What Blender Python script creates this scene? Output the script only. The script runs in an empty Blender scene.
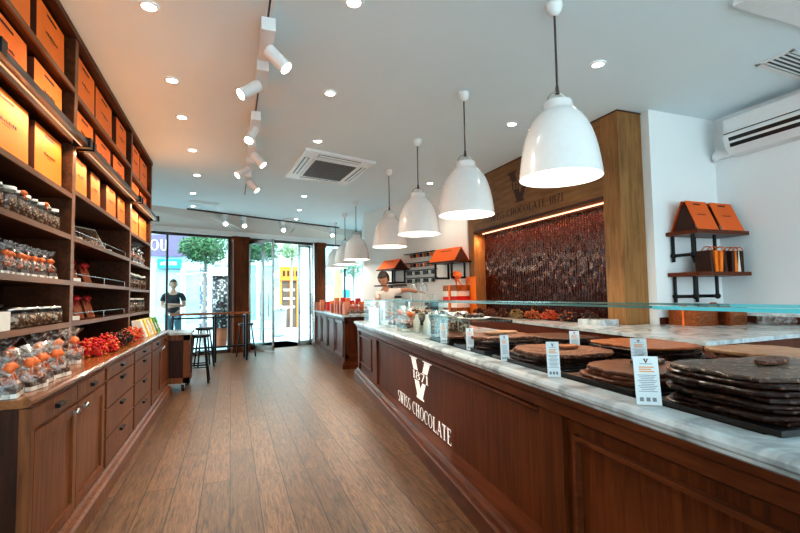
import bpy, math, random
from mathutils import Vector, Matrix, noise
random.seed(7)
COL = bpy.context.scene.collection
R = math.radians
PI = math.pi

# ------------------------------------------------------------------ camera
FPX, YAW, PITCH, ROLL, SHIFT, CAMH = 455.9, .3552, .0566, -.0163, 3.7, 1.38
cF = Vector((math.sin(YAW)*math.cos(PITCH), math.cos(YAW)*math.cos(PITCH), math.sin(PITCH)))
_r = Vector((math.cos(YAW), -math.sin(YAW), 0)); _u = _r.cross(cF)
cR = _r*math.cos(ROLL)+_u*math.sin(ROLL); cU = -_r*math.sin(ROLL)+_u*math.cos(ROLL)
CAM = Vector((0, 0, CAMH))
def ray(px, py): return cF*FPX + cR*(px-400) - cU*(py-266.5-SHIFT)
def atz(px, py, z): d = ray(px, py); return CAM+d*((z-CAMH)/d.z)
def atx(px, py, x): d = ray(px, py); return CAM+d*(x/d.x)
def aty(px, py, y): d = ray(px, py); return CAM+d*(y/d.y)
cam = bpy.data.cameras.new('camera'); cam.sensor_width = 36; cam.lens = FPX/800*36
cam.shift_y = SHIFT/800; cam.clip_start = .05; cam.clip_end = 300
co = bpy.data.objects.new('camera', cam); COL.objects.link(co)
M = Matrix((cR, cU, -cF)).transposed().to_4x4(); M.translation = CAM; co.matrix_world = M
bpy.context.scene.camera = co

# ------------------------------------------------------------------ materials
def new(name):
    m = bpy.data.materials.new(name); m.use_nodes = True
    nt = m.node_tree; b = nt.nodes['Principled BSDF']; return m, nt, b
def plain(name, c, rough=.5, metal=0, emit=None, es=1, spec=.5, coat=0, var=0, vs=20, bump=0):
    m, nt, b = new(name)
    b.inputs['Base Color'].default_value = (*c, 1); b.inputs['Roughness'].default_value = rough
    b.inputs['Metallic'].default_value = metal; b.inputs['Specular IOR Level'].default_value = spec
    b.inputs['Coat Weight'].default_value = coat
    if emit: b.inputs['Emission Color'].default_value = (*emit, 1); b.inputs['Emission Strength'].default_value = es
    n = nt.nodes.new('ShaderNodeTexNoise'); n.inputs['Scale'].default_value = vs; n.inputs['Detail'].default_value = 4
    tc = nt.nodes.new('ShaderNodeTexCoord'); nt.links.new(tc.outputs['Object'], n.inputs['Vector'])
    v = var or .04
    mx = nt.nodes.new('ShaderNodeMix'); mx.data_type = 'RGBA'
    mx.inputs[6].default_value = (*[max(0, k*(1-v)) for k in c], 1); mx.inputs[7].default_value = (*[min(1, k*(1+v)) for k in c], 1)
    nt.links.new(n.outputs['Fac'], mx.inputs[0]); nt.links.new(mx.outputs[2], b.inputs['Base Color'])
    if bump:
        bp = nt.nodes.new('ShaderNodeBump'); bp.inputs['Strength'].default_value = bump; bp.inputs['Distance'].default_value = .01
        nt.links.new(n.outputs['Fac'], bp.inputs['Height']); nt.links.new(bp.outputs['Normal'], b.inputs['Normal'])
    return m
def wood(name, c1, c2, rough=.35, scale=(18, 18, 1.6), bump=.15, coat=0):
    m, nt, b = new(name); N = nt.nodes; L = nt.links
    tc = N.new('ShaderNodeTexCoord'); mp = N.new('ShaderNodeMapping'); mp.inputs['Scale'].default_value = scale
    L.new(tc.outputs['Object'], mp.inputs['Vector'])
    n = N.new('ShaderNodeTexNoise'); n.inputs['Scale'].default_value = 1.6; n.inputs['Detail'].default_value = 7
    n.inputs['Roughness'].default_value = .65; n.inputs['Distortion'].default_value = .6
    L.new(mp.outputs[0], n.inputs['Vector'])
    n2 = N.new('ShaderNodeTexNoise'); n2.inputs['Scale'].default_value = 1.3; L.new(tc.outputs['Object'], n2.inputs['Vector'])
    ad = N.new('ShaderNodeMath'); ad.operation = 'MULTIPLY_ADD'; ad.inputs[1].default_value = .45; L.new(n2.outputs['Fac'], ad.inputs[0]); 
    mu = N.new('ShaderNodeMath'); mu.operation = 'MULTIPLY'; mu.inputs[1].default_value = .75; L.new(n.outputs['Fac'], mu.inputs[0]); L.new(mu.outputs[0], ad.inputs[2])
    cr = N.new('ShaderNodeValToRGB'); cr.color_ramp.elements[0].position = .38; cr.color_ramp.elements[0].color = (*c1, 1)
    cr.color_ramp.elements[1].position = .72; cr.color_ramp.elements[1].color = (*c2, 1)
    L.new(ad.outputs[0], cr.inputs[0]); L.new(cr.outputs[0], b.inputs['Base Color'])
    b.inputs['Roughness'].default_value = rough; b.inputs['Coat Weight'].default_value = coat; b.inputs['Specular IOR Level'].default_value = .22
    bp = N.new('ShaderNodeBump'); bp.inputs['Strength'].default_value = bump; bp.inputs['Distance'].default_value = .004
    L.new(n.outputs['Fac'], bp.inputs['Height']); L.new(bp.outputs[0], b.inputs['Normal'])
    return m
def glassy(name, tint, refl=.08, rough=.03, opac=0.0):
    m = bpy.data.materials.new(name); m.use_nodes = True; nt = m.node_tree; N = nt.nodes; L = nt.links
    N.remove(N['Principled BSDF']); out = N['Material Output']
    t = N.new('ShaderNodeBsdfTransparent'); t.inputs[0].default_value = (*tint, 1)
    g = N.new('ShaderNodeBsdfGlossy'); g.inputs['Roughness'].default_value = rough; g.inputs[0].default_value = (1, 1, 1, 1)
    lw = N.new('ShaderNodeLayerWeight'); lw.inputs[0].default_value = .25
    ml = N.new('ShaderNodeMath'); ml.operation = 'MULTIPLY_ADD'; ml.inputs[1].default_value = refl*3; ml.inputs[2].default_value = refl*.3; ml.use_clamp = True
    L.new(lw.outputs['Fresnel'], ml.inputs[0])
    mx = N.new('ShaderNodeMixShader'); L.new(ml.outputs[0], mx.inputs[0]); L.new(t.outputs[0], mx.inputs[1]); L.new(g.outputs[0], mx.inputs[2])
    last = mx
    if opac:
        d = N.new('ShaderNodeBsdfDiffuse'); d.inputs[0].default_value = (.9, .92, .92, 1)
        n = N.new('ShaderNodeTexNoise'); n.inputs['Scale'].default_value = 30; n.inputs['Detail'].default_value = 3
        tc = N.new('ShaderNodeTexCoord'); L.new(tc.outputs['Object'], n.inputs['Vector'])
        cr = N.new('ShaderNodeValToRGB'); cr.color_ramp.elements[0].position = .45; cr.color_ramp.elements[1].position = .75
        cr.color_ramp.elements[1].color = (opac, opac, opac, 1); L.new(n.outputs['Fac'], cr.inputs[0])
        m2 = N.new('ShaderNodeMixShader'); L.new(cr.outputs[0], m2.inputs[0]); L.new(mx.outputs[0], m2.inputs[1]); L.new(d.outputs[0], m2.inputs[2]); last = m2
    L.new(last.outputs[0], out.inputs[0]); return m
def emis(name, c, s):
    m = bpy.data.materials.new(name); m.use_nodes = True; nt = m.node_tree; nt.nodes.remove(nt.nodes['Principled BSDF'])
    e = nt.nodes.new('ShaderNodeEmission'); e.inputs[0].default_value = (*c, 1); e.inputs[1].default_value = s
    nt.links.new(e.outputs[0], nt.nodes['Material Output'].inputs[0]); return m
def speckle(name, base, spot, scale, thr, rough=.45, bump=.5):
    m, nt, b = new(name); N = nt.nodes; L = nt.links
    tc = N.new('ShaderNodeTexCoord'); v = N.new('ShaderNodeTexNoise'); v.inputs['Scale'].default_value = scale; v.inputs['Detail'].default_value = 3
    L.new(tc.outputs['Object'], v.inputs['Vector'])
    cr = N.new('ShaderNodeValToRGB'); cr.color_ramp.elements[0].position = thr; cr.color_ramp.elements[0].color = (*base, 1)
    cr.color_ramp.elements[1].position = thr+.1; cr.color_ramp.elements[1].color = (*spot, 1)
    L.new(v.outputs['Fac'], cr.inputs[0]); L.new(cr.outputs[0], b.inputs['Base Color']); b.inputs['Roughness'].default_value = rough
    bp = N.new('ShaderNodeBump'); bp.inputs['Strength'].default_value = bump; bp.inputs['Distance'].default_value = .006
    L.new(v.outputs['Fac'], bp.inputs['Height']); L.new(bp.outputs[0], b.inputs['Normal']); return m
def marble_mat(name, c1=(.30, .34, .355), c2=(.58, .65, .67), rough=.18):
    m, nt, b = new(name); N = nt.nodes; L = nt.links
    tc = N.new('ShaderNodeTexCoord'); n = N.new('ShaderNodeTexNoise'); n.inputs['Scale'].default_value = 3.2; n.inputs['Detail'].default_value = 8
    n.inputs['Distortion'].default_value = 1.8; L.new(tc.outputs['Object'], n.inputs['Vector'])
    cr = N.new('ShaderNodeValToRGB'); cr.color_ramp.elements[0].position = .36; cr.color_ramp.elements[0].color = (*c1, 1)
    cr.color_ramp.elements[1].position = .55; cr.color_ramp.elements[1].color = (*c2, 1)
    L.new(n.outputs['Fac'], cr.inputs[0]); L.new(cr.outputs[0], b.inputs['Base Color']); b.inputs['Roughness'].default_value = rough; return m
def floor_mat():
    m, nt, b = new('oak_planks'); N = nt.nodes; L = nt.links
    tc = N.new('ShaderNodeTexCoord'); mp = N.new('ShaderNodeMapping'); mp.inputs['Rotation'].default_value = (0, 0, PI/2)
    L.new(tc.outputs['Object'], mp.inputs['Vector'])
    br = N.new('ShaderNodeTexBrick'); br.inputs['Scale'].default_value = 1; br.inputs['Brick Width'].default_value = 1.9
    br.inputs['Row Height'].default_value = .19; br.inputs['Mortar Size'].default_value = .0038; br.inputs['Mortar Smooth'].default_value = .2
    br.offset = .37; br.offset_frequency = 2; br.squash = 1
    br.inputs['Color1'].default_value = (.0, .0, .0, 1); br.inputs['Color2'].default_value = (1, 1, 1, 1); br.inputs['Mortar'].default_value = (.5, .5, .5, 1)
    L.new(mp.outputs[0], br.inputs['Vector'])
    m2 = N.new('ShaderNodeMapping'); m2.inputs['Scale'].default_value = (60, 4.5, 1); L.new(tc.outputs['Object'], m2.inputs['Vector'])
    sc = N.new('ShaderNodeVectorMath'); sc.operation = 'MULTIPLY_ADD'; sc.inputs[1].default_value = (13, 7, 0)
    L.new(br.outputs['Color'], sc.inputs[0]); L.new(m2.outputs[0], sc.inputs[2])
    n = N.new('ShaderNodeTexNoise'); n.inputs['Scale'].default_value = 1.0; n.inputs['Detail'].default_value = 8; n.inputs['Distortion'].default_value = 1.0; n.inputs['Roughness'].default_value = .72
    L.new(sc.outputs[0], n.inputs['Vector'])
    cr = N.new('ShaderNodeValToRGB'); e = cr.color_ramp.elements
    e[0].position = .36; e[0].color = (.040, .018, .009, 1); e[1].position = .68; e[1].color = (.26, .135, .064, 1)
    k = e.new(.5); k.color = (.15, .073, .033, 1)
    L.new(n.outputs['Fac'], cr.inputs[0])
    n3 = N.new('ShaderNodeTexNoise'); n3.inputs['Scale'].default_value = .8; L.new(tc.outputs['Object'], n3.inputs['Vector'])
    tone = N.new('ShaderNodeMapRange'); tone.inputs[3].default_value = .80; tone.inputs[4].default_value = 1.22; L.new(br.outputs['Color'], tone.inputs[0])
    mu = N.new('ShaderNodeVectorMath'); mu.operation = 'SCALE'; L.new(cr.outputs[0], mu.inputs[0]); L.new(tone.outputs[0], mu.inputs['Scale'])
    mx = N.new('ShaderNodeMix'); mx.data_type = 'RGBA'; mx.inputs[7].default_value = (.03, .015, .01, 1)
    L.new(br.outputs['Fac'], mx.inputs[0]); L.new(mu.outputs[0], mx.inputs[6]); L.new(mx.outputs[2], b.inputs['Base Color'])
    rr = N.new('ShaderNodeMapRange'); rr.inputs[3].default_value = .27; rr.inputs[4].default_value = .48; L.new(n.outputs['Fac'], rr.inputs[0]); L.new(rr.outputs[0], b.inputs['Roughness'])
    bp = N.new('ShaderNodeBump'); bp.inputs['Strength'].default_value = .35; bp.inputs['Distance'].default_value = .003
    L.new(n.outputs['Fac'], bp.inputs['Height']); L.new(bp.outputs[0], b.inputs['Normal']); return m
def streak_mat():
    m, nt, b = new('flowing_chocolate'); N = nt.nodes; L = nt.links
    tc = N.new('ShaderNodeTexCoord'); n = N.new('ShaderNodeTexNoise'); n.inputs['Scale'].default_value = 26; n.inputs['Detail'].default_value = 2
    mp = N.new('ShaderNodeMapping'); mp.inputs['Scale'].default_value = (1, 1, .5); L.new(tc.outputs['Object'], mp.inputs[0]); L.new(mp.outputs[0], n.inputs['Vector'])
    b.inputs['Base Color'].default_value = (.035, .005, .002, 1); b.inputs['Roughness'].default_value = .12; b.inputs['IOR'].default_value = 1.6; b.inputs['Coat Weight'].default_value = .15
    b.inputs['Coat Roughness'].default_value = .08
    bp = N.new('ShaderNodeBump'); bp.inputs['Strength'].default_value = .5; bp.inputs['Distance'].default_value = .018
    L.new(n.outputs['Fac'], bp.inputs['Height']); L.new(bp.outputs[0], b.inputs['Normal']); return m

W_DARK = wood('walnut_stained_oak', (.012, .004, .002), (.062, .020, .009), .42, (16, 16, 1.5))
W_DARKH = wood('walnut_stained_oak_lengthwise', (.02, .007, .003), (.085, .028, .012), .40, (16, 1.5, 16))
W_SHELF = wood('shelf_oak', (.030, .010, .005), (.12, .042, .017), .42, (16, 1.5, 16))
W_EDGE = wood('shelf_edge_oak', (.11, .046, .022), (.26, .12, .058), .38, (16, 1.5, 16))
W_CAB = wood('cabinet_oak', (.060, .017, .006), (.24, .085, .030), .36, (20, 20, 1.3), .3)
W_TOP = wood('polished_worktop', (.14, .045, .014), (.34, .13, .045), .2, (14, 1.3, 14), .08, .3)
W_CTR = wood('counter_mahogany', (.034, .0075, .0022), (.165, .044, .011), .42, (18, 18, 1.2), .1)
W_CTRM = wood('counter_moulding', (.055, .014, .005), (.17, .050, .018), .30, (14, 1.2, 14), .1)
W_PORT = wood('portal_oak', (.13, .060, .020), (.34, .175, .066), .45, (15, 15, 1.3), .2)
W_PORTH = wood('portal_oak_lengthwise', (.11, .050, .018), (.27, .135, .052), .45, (15, 1.3, 15), .2)
W_RED = wood('back_counter_cherry', (.055, .012, .005), (.15, .038, .015), .35, (16, 16, 1.4), .1)
FLOOR = floor_mat()
CEIL = plain('ceiling_paint', (.80, .93, .98), .8, var=.02, vs=2)
WALL = plain('white_wall_paint', (.86, .89, .89), .8, var=.02, vs=2)
WALLW = plain('warm_white_paint', (.80, .77, .73), .8, var=.02, vs=2)
MARB = marble_mat('grey_white_marble')
ORANGE = plain('orange_paper', (.93, .215, .012), .55, var=.06, vs=6)
ORANGE_D = plain('deep_orange_paper', (.80, .13, .010), .55, var=.06, vs=6)
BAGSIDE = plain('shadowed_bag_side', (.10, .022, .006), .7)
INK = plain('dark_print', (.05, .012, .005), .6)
BLACKM = plain('black_metal', (.012, .012, .013), .4, .6)
BLACK = plain('black_plastic', (.014, .013, .013), .35)
DGREY = plain('charcoal_grille', (.07, .055, .05), .6)
WHITEP = plain('white_plastic', (.83, .85, .85), .35)
CHROME = plain('brushed_steel', (.62, .62, .60), .25, 1)
LAMPW = plain('white_enamel', (.78, .78, .77), .18, coat=.4)
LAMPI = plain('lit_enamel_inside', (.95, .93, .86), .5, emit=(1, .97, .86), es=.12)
BULB = emis('lamp_glow', (1, .95, .85), 22)
DL = emis('downlight_glow', (1, .93, .82), 30)
LED = emis('led_warm', (1, .45, .25), 3)
LEDW = emis('led_pale', (1, .62, .36), .7)
GLASS = glassy('clear_glass', (.90, .97, .97), .10)
GLASSC = glassy('case_glass', (.95, .985, .985), .05)
GEDGE = plain('glass_edge_teal', (.12, .52, .58), .15, emit=(.1, .5, .58), es=.25)
GEDGED = plain('glass_edge_green', (.11, .27, .26), .2)
CELLO = glassy('cellophane', (.97, .97, .96), .10, .2, .45)
JARG = glassy('jar_glass', (.93, .95, .95), .12, .08)
RIB = plain('orange_ribbon', (.80, .17, .04), .4, var=.3, vs=60)
RED = plain('red_foil', (.55, .02, .02), .3, var=.4, vs=40)
YEL = plain('yellow_paper', (.85, .62, .06), .5)
GREEN = plain('green_paper', (.10, .32, .04), .5)
CREAM = plain('cream_card', (.80, .76, .68), .5, var=.05)
CHOC_D = speckle('dark_chocolate', (.020, .006, .003), (.16, .065, .035), 45, .60, .30, .5)
CHOC_M = speckle('milk_chocolate', (.11, .032, .012), (.17, .055, .022), 12, .5, .38, .25)
CHOC_O = speckle('caramel_chocolate', (.24, .065, .016), (.34, .11, .03), 14, .5, .4, .25)
CHOC_N = speckle('nut_chocolate', (.070, .019, .008), (.34, .14, .06), 70, .54, .4, .9)
CHOC_DN = speckle('dark_nut_chocolate', (.085, .050, .036), (.42, .30, .21), 55, .56, .30, .9)
CHOC_L = speckle('light_milk_chocolate', (.33, .17, .085), (.42, .23, .12), 10, .5, .4, .2)
SKIN = plain('skin', (.60, .34, .24), .5, var=.05)
SKIND = plain('tanned_skin', (.42, .20, .12), .5, var=.05)
HAIR = plain('dark_hair', (.025, .016, .012), .6, var=.3, vs=80)
COPPER = plain('copper_foil', (.55, .17, .08), .3, .7, var=.3, vs=30)
BRONZE = plain('bronze_foil', (.42, .15, .06), .22, .8, var=.5, vs=35, bump=.6)

# ------------------------------------------------------------------ geometry helpers
class MB:
    def __init__(s): s.v = []; s.f = []; s.sm = []
    def add(s, vs, fs, smooth=False):
        o = len(s.v); s.v += [Vector(v) for v in vs]; s.f += [tuple(i+o for i in f) for f in fs]; s.sm += [smooth]*len(fs); return s
    def box(s, a, b):
        x0, x1 = sorted((a[0], b[0])); y0, y1 = sorted((a[1], b[1])); z0, z1 = sorted((a[2], b[2]))
        return s.add([(x0,y0,z0),(x1,y0,z0),(x1,y1,z0),(x0,y1,z0),(x0,y0,z1),(x1,y0,z1),(x1,y1,z1),(x0,y1,z1)],
              [(0,3,2,1),(4,5,6,7),(0,1,5,4),(1,2,6,5),(2,3,7,6),(3,0,4,7)])
    def hexa(s, p): return s.add(p, [(0,3,2,1),(4,5,6,7),(0,1,5,4),(1,2,6,5),(2,3,7,6),(3,0,4,7)])
    def prism(s, poly, z0, z1, top=None):
        n = len(poly); t = top or poly
        return s.add([(p[0], p[1], z0) for p in poly]+[(p[0], p[1], z1) for p in t],
              [tuple(reversed(range(n))), tuple(range(n, 2*n))]+[(i, (i+1) % n, n+(i+1) % n, n+i) for i in range(n)])
    def ext(s, prof, p0, p1, flip=False):   # profile (t, z) swept from p0 to p1 (x,y pairs); t is offset to the right of travel
        d = Vector((p1[0]-p0[0], p1[1]-p0[1])).normalized(); nr = Vector((d.y, -d.x)); n = len(prof)
        vs = [(p[0]+nr.x*t, p[1]+nr.y*t, z) for p in (p0, p1) for t, z in prof]
        return s.add(vs, [tuple(range(n)), tuple(reversed(range(n, 2*n)))]+[(i, n+i, n+(i+1) % n, (i+1) % n) for i in range(n)])
    def cyl(s, a, b, r, r2=None, n=12, cap=True, smooth=True):
        a = Vector(a); b = Vector(b); r2 = r if r2 is None else r2; d = (b-a).normalized()
        u = d.orthogonal().normalized(); w = d.cross(u)
        ring = lambda c, q: [c+(u*math.cos(2*PI*i/n)+w*math.sin(2*PI*i/n))*q for i in range(n)]
        s.add(ring(a, r)+ring(b, r2), [(i, (i+1) % n, n+(i+1) % n, n+i) for i in range(n)], smooth)
        if cap:
            s.add(ring(a, r), [tuple(reversed(range(n)))]); s.add(ring(b, r2), [tuple(range(n))])
        return s
    def tube(s, pts, r, n=8):
        for a, b in zip(pts, pts[1:]): s.cyl(a, b, r, n=n)
        return s
    def lathe(s, prof, c=(0, 0, 0), n=28, smooth=True, wob=0, ax=None):
        vs = []
        for k, (r, z) in enumerate(prof):
            for i in range(n):
                a = 2*PI*i/n; q = r*(1+wob*math.sin(a*5+k*1.3))
                p = Vector((q*math.cos(a), q*math.sin(a), z)); 
                if ax: p = ax @ p
                vs.append(p+Vector(c))
        return s.add(vs, [(k*n+i, k*n+(i+1) % n, (k+1)*n+(i+1) % n, (k+1)*n+i) for k in range(len(prof)-1) for i in range(n)], smooth)
    def ell(s, c, r, n=12, m=8):
        return s.lathe([(max(1e-4, math.sin(PI*k/m)), -math.cos(PI*k/m)) for k in range(m+1)], c, n, ax=Matrix.Diagonal(Vector(r)))
    def xf(s, mat):
        s.v = [mat @ v for v in s.v]; return s
    def build(s, name, mat, parent=None, loc=None):
        off = Vector(loc) if loc is not None else (root_loc(parent) if parent else Vector((0, 0, 0)))
        me = bpy.data.meshes.new(name); me.from_pydata([v-off for v in s.v], [], s.f)
        me.polygons.foreach_set('use_smooth', s.sm); me.materials.append(mat); me.update()
        o = bpy.data.objects.new(name, me); COL.objects.link(o)
        if parent: o.parent = parent
        else: o.location = off
        return o
def root_loc(o):
    while o.parent: o = o.parent
    return Vector(o.location)
def tag(o, label, cat, group=None, kind=None):
    o['label'] = label; o['category'] = cat
    if group: o['group'] = group
    if kind: o['kind'] = kind
    return o
def thing(name, label, cat, loc=(0, 0, 0), group=None):
    o = bpy.data.objects.new(name, None); COL.objects.link(o); o.location = loc; o.empty_display_size = .1
    return tag(o, label, cat, group)
def struct(mb, name, mat, label=None, parent=None):
    o = mb.build(name, mat, parent)
    if not parent: o['kind'] = 'structure'
    return o
KIDS = {}
def dup(root, loc, rotz=0, label=None, group=None, scale=None):
    def cp(o, par):
        c = o.copy(); COL.objects.link(c)
        if par: c.parent = par
        for k in [k for k in ALLK(o)]: cp(k, c)
        return c
    r = cp(root, None); r.location = loc; r.rotation_euler = (0, 0, rotz)
    if label: r['label'] = label
    if group: r['group'] = group
    if scale: r.scale = scale
    return r
def ALLK(o): return [k for k in COL.objects if k.parent == o]
def mb(): return MB()
ORD = ['first', 'second', 'third', 'fourth', 'fifth', 'sixth', 'seventh', 'eighth', 'ninth', 'tenth', 'eleventh', 'twelfth']

# ------------------------------------------------------------------ lettering (serif strokes)
def glyph(ch):
    T, t = .17, .075; P = []; st = lambda x0, y0, x1, y1, w: P.append(('l', x0, y0, x1, y1, w))
    sf = lambda x, y, w=.30: st(x-w/2, y, x+w/2, y, .05)
    def arc(cx, cy, rx, ry, a0, a1): P.append(('a', cx, cy, rx, ry, a0, a1))
    w = .7
    if ch == 'S': arc(.28, .73, .19, .23, 35, 270); arc(.28, .27, .21, .23, 90, -145); w = .58
    elif ch == 'W':
        st(.12, .98, .32, 0, T); st(.32, 0, .52, .98, t); st(.48, .98, .68, 0, T); st(.68, 0, .88, .98, t); sf(.12, .97); sf(.5, .97); sf(.88, .97, .26); w = 1.02
    elif ch == 'I': st(.17, 0, .17, 1, T); sf(.17, .025); sf(.17, .975); w = .36
    elif ch == 'C': arc(.40, .5, .32, .47, 50, 310); st(.62, .68, .62, .95, .06); w = .72
    elif ch == 'H':
        st(.17, 0, .17, 1, T); st(.63, 0, .63, 1, T); st(.17, .5, .63, .5, t)
        for x in (.17, .63): sf(x, .025); sf(x, .975)
        w = .82
    elif ch == 'O': arc(.40, .5, .33, .47, 0, 360); w = .82
    elif ch == 'L': st(.17, 0, .17, 1, T); sf(.17, .975); sf(.17, .025); st(.1, .03, .6, .03, .06); st(.58, 0, .58, .24, .06); w = .66
    elif ch == 'A': st(.10, 0, .38, 1, t); st(.38, 1, .66, 0, T); st(.2, .33, .56, .33, .06); sf(.1, .025, .24); sf(.67, .025); w = .78
    elif ch == 'T': st(.33, 0, .33, 1, T); st(.04, .97, .62, .97, .06); st(.05, .8, .05, 1, .05); st(.61, .8, .61, 1, .05); sf(.33, .025); w = .68
    elif ch == 'E':
        st(.17, 0, .17, 1, T); st(.06, .97, .58, .97, .06); st(.06, .03, .6, .03, .06); st(.17, .52, .46, .52, .06); st(.57, .8, .57, 1, .05); st(.6, 0, .6, .22, .05); w = .68
    elif ch == 'U': st(.17, .35, .17, 1, T); st(.62, .35, .62, 1, T); arc(.395, .35, .225, .33, 180, 360); w = .8
    elif ch == '1': st(.22, 0, .22, 1, T*.9); st(.08, .85, .22, .98, .06); sf(.22, .025, .34); w = .42
    elif ch == '8': arc(.28, .74, .18, .22, 0, 360); arc(.28, .27, .22, .25, 0, 360); w = .58
    elif ch == '7': st(.06, .96, .52, .96, .09); st(.5, .96, .2, 0, T*.8); st(.06, .8, .06, 1, .05); w = .56
    elif ch == ' ': w = .38
    out = []
    for p in P:
        if p[0] == 'l':
            _, x0, y0, x1, y1, q = p; dx, dy = x1-x0, y1-y0; L = math.hypot(dx, dy) or 1; nx, ny = -dy/L*q/2, dx/L*q/2
            if abs(dy) > .3 and abs(dx) > .1: nx, ny = q/2*(-1 if dy > 0 else 1), 0
            out.append([(x0+nx, y0+ny), (x0-nx, y0-ny), (x1-nx, y1-ny), (x1+nx, y1+ny)])
        else:
            _, cx, cy, rx, ry, a0, a1 = p; n = 14; prev = None
            for i in range(n+1):
                a = R(a0+(a1-a0)*i/n); q = (t+(T-t)*abs(math.cos(a))**1.5)/2
                cur = ((cx+(rx+q)*math.cos(a), cy+(ry+q*.6)*math.sin(a)), (cx+(rx-q)*math.cos(a), cy+(ry-q*.6)*math.sin(a)))
                if prev: out.append([prev[0], prev[1], cur[1], cur[0]])
                prev = cur
    return out, w
def write(text, o, u, v, h, width=None):
    """flat lettering on a surface: o = lower left corner, u = reading direction, v = up, h = letter height, width = fitted length"""
    o = Vector(o); u = Vector(u).normalized(); v = Vector(v).normalized(); m = MB(); x = 0; polys = []
    for ch in text:
        g, w = glyph(ch); polys += [[(px+x, py) for px, py in q] for q in g]; x += w+.06
    k = (width/x) if width else h
    for i, q in enumerate(polys): m.add([o+u*(px*k)+v*(py*h) for px, py in q], [tuple(range(len(q)))])
    return m
def emblem(o, u, v, w, h):
    """the big slab-serif V crossed by 1871: centre-bottom o, width w, height h"""
    o = Vector(o); u = Vector(u).normalized(); v = Vector(v).normalized(); m = MB()
    P = lambda pts: m.add([o+u*(a*w)+v*(b*h) for a, b in pts], [tuple(range(len(pts)))])
    for s, t0 in ((-1, .22), (1, .12)):
        P([(s*.50, 1), (s*.50, .93), (s*.12, .93), (s*.12, 1)])
        P([(s*.43, .93), (s*.31, .66), (s*.10, .66), (s*.20, .93)])
    P([(-.27, .42), (-.05, .42), (.0, .26), (-.0, .04), (-.13, .04)])
    P([(.24, .42), (.10, .42), (.0, .26), (.0, .04), (.10, .04)])
    P([(-.18, .05), (.16, .05), (.16, 0), (-.18, 0)])
    t = write('1871', o-u*(w*.36)+v*(h*.44), u, v, h*.20, w*.74)
    m.add(t.v, t.f); return m

# ------------------------------------------------------------------ structure
ZC = 3.45
def fy(x): return 12.69+.394*x
struct(mb().add([(-6, -3.2, 0), (9, -3.2, 0), (9, fy(9), 0), (-6, fy(-6), 0)], [(0, 1, 2, 3)]), 'floor', FLOOR)
struct(mb().prism([(-6, -3.2), (9, -3.2), (9, fy(9)), (-6, fy(-6))], ZC, ZC+.25), 'ceiling', CEIL)
struct(mb().box((-1.75, -3.2, 0), (-1.56, 7.68, ZC)).box((-2.8, 7.62, 0), (-1.75, 7.68, ZC)).box((-2.9, 7.62, 0), (-2.7, 11.6, ZC)), 'wall_left', WALL)
struct(mb().box((5.49, -3.2, 0), (5.65, 3.8, ZC)), 'wall_right', WALL)
struct(mb().box((4.435, 3.765, 0), (5.6, 3.9, ZC)), 'wall_alcove', WALL)
# angled white wall of the coffee corner, then on to the shop front
B1 = (3.09, 10.87)
struct(mb().prism([(4.06, 7.36), (4.5, 7.36), (3.5, 11.0), B1], 0, ZC).prism([B1, (3.5, 11.0), (4.3, 14.5), (3.98, 14.3)], 0, ZC), 'wall_coffee_corner', WALLW)
# sloped bulkhead above the shop front
bh = mb()
xa, xb = -2.9, 4.6
def top_y(x): return fy(x)-(.95-.13*(x+1.5))
for (x0, x1) in ((xa, 1), (1, xb)):
    bh.add([(x0, top_y(x0), ZC), (x1, top_y(x1), ZC), (x1, fy(x1)-.16, 3.13), (x0, fy(x0)-.16, 3.13)], [(0, 1, 2, 3)])
struct(bh, 'trim_1', WALLW)
struct(mb().prism([(xa, fy(xa)-.16), (xb, fy(xb)-.16), (xb, fy(xb)+.12), (xa, fy(xa)+.12)], 3.0, 3.14), 'trim_2', WALL)
def wedge(xc, w, tilt):
    y0 = top_y(xc); y1 = fy(xc)-.16
    return mb().add([(xc-w, y0+.02, ZC-.01), (xc, y0+.02, ZC-.01), (xc+w+tilt, y1-.02, 3.13), (xc+tilt, y1-.02, 3.13), (xc+.02+tilt*.5, (y0+y1)/2-.14, 3.25)],
                    [(0, 1, 4), (1, 2, 4), (2, 3, 4), (3, 0, 4)])
struct(wedge(-.45, .28, .5), 'trim_3', WALLW)
struct(wedge(1.75, .1, -.3), 'trim_4', WALLW)
# brown posts of the shop front
fd = Vector((1, .394, 0)).normalized(); fn = Vector((-.394, 1, 0)).normalized()
def fpt(x, off, z): return Vector((x, fy(x), z))+fn*off
def fbox(m, x0, x1, o0, o1, z0, z1):
    return m.hexa([fpt(x0, o0, z0), fpt(x1, o0, z0), fpt(x1, o1, z0), fpt(x0, o1, z0), fpt(x0, o0, z1), fpt(x1, o0, z1), fpt(x1, o1, z1), fpt(x0, o1, z1)])
def post(name, x0, x1):
    m = fbox(mb(), x0, x1, -.22, .10, 0, 3.0)
    fbox(m, x0-.03, x1+.03, -.25, .12, 0, .16); fbox(m, x0-.02, x1+.02, -.24, .11, 2.86, 2.995)
    fbox(m, x0+.07, x1-.07, -.235, -.20, .28, 2.75)
    return struct(m, name, W_CTR)
post('post_left', -.02, .36); post('post_right', 2.30, 2.56)
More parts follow.
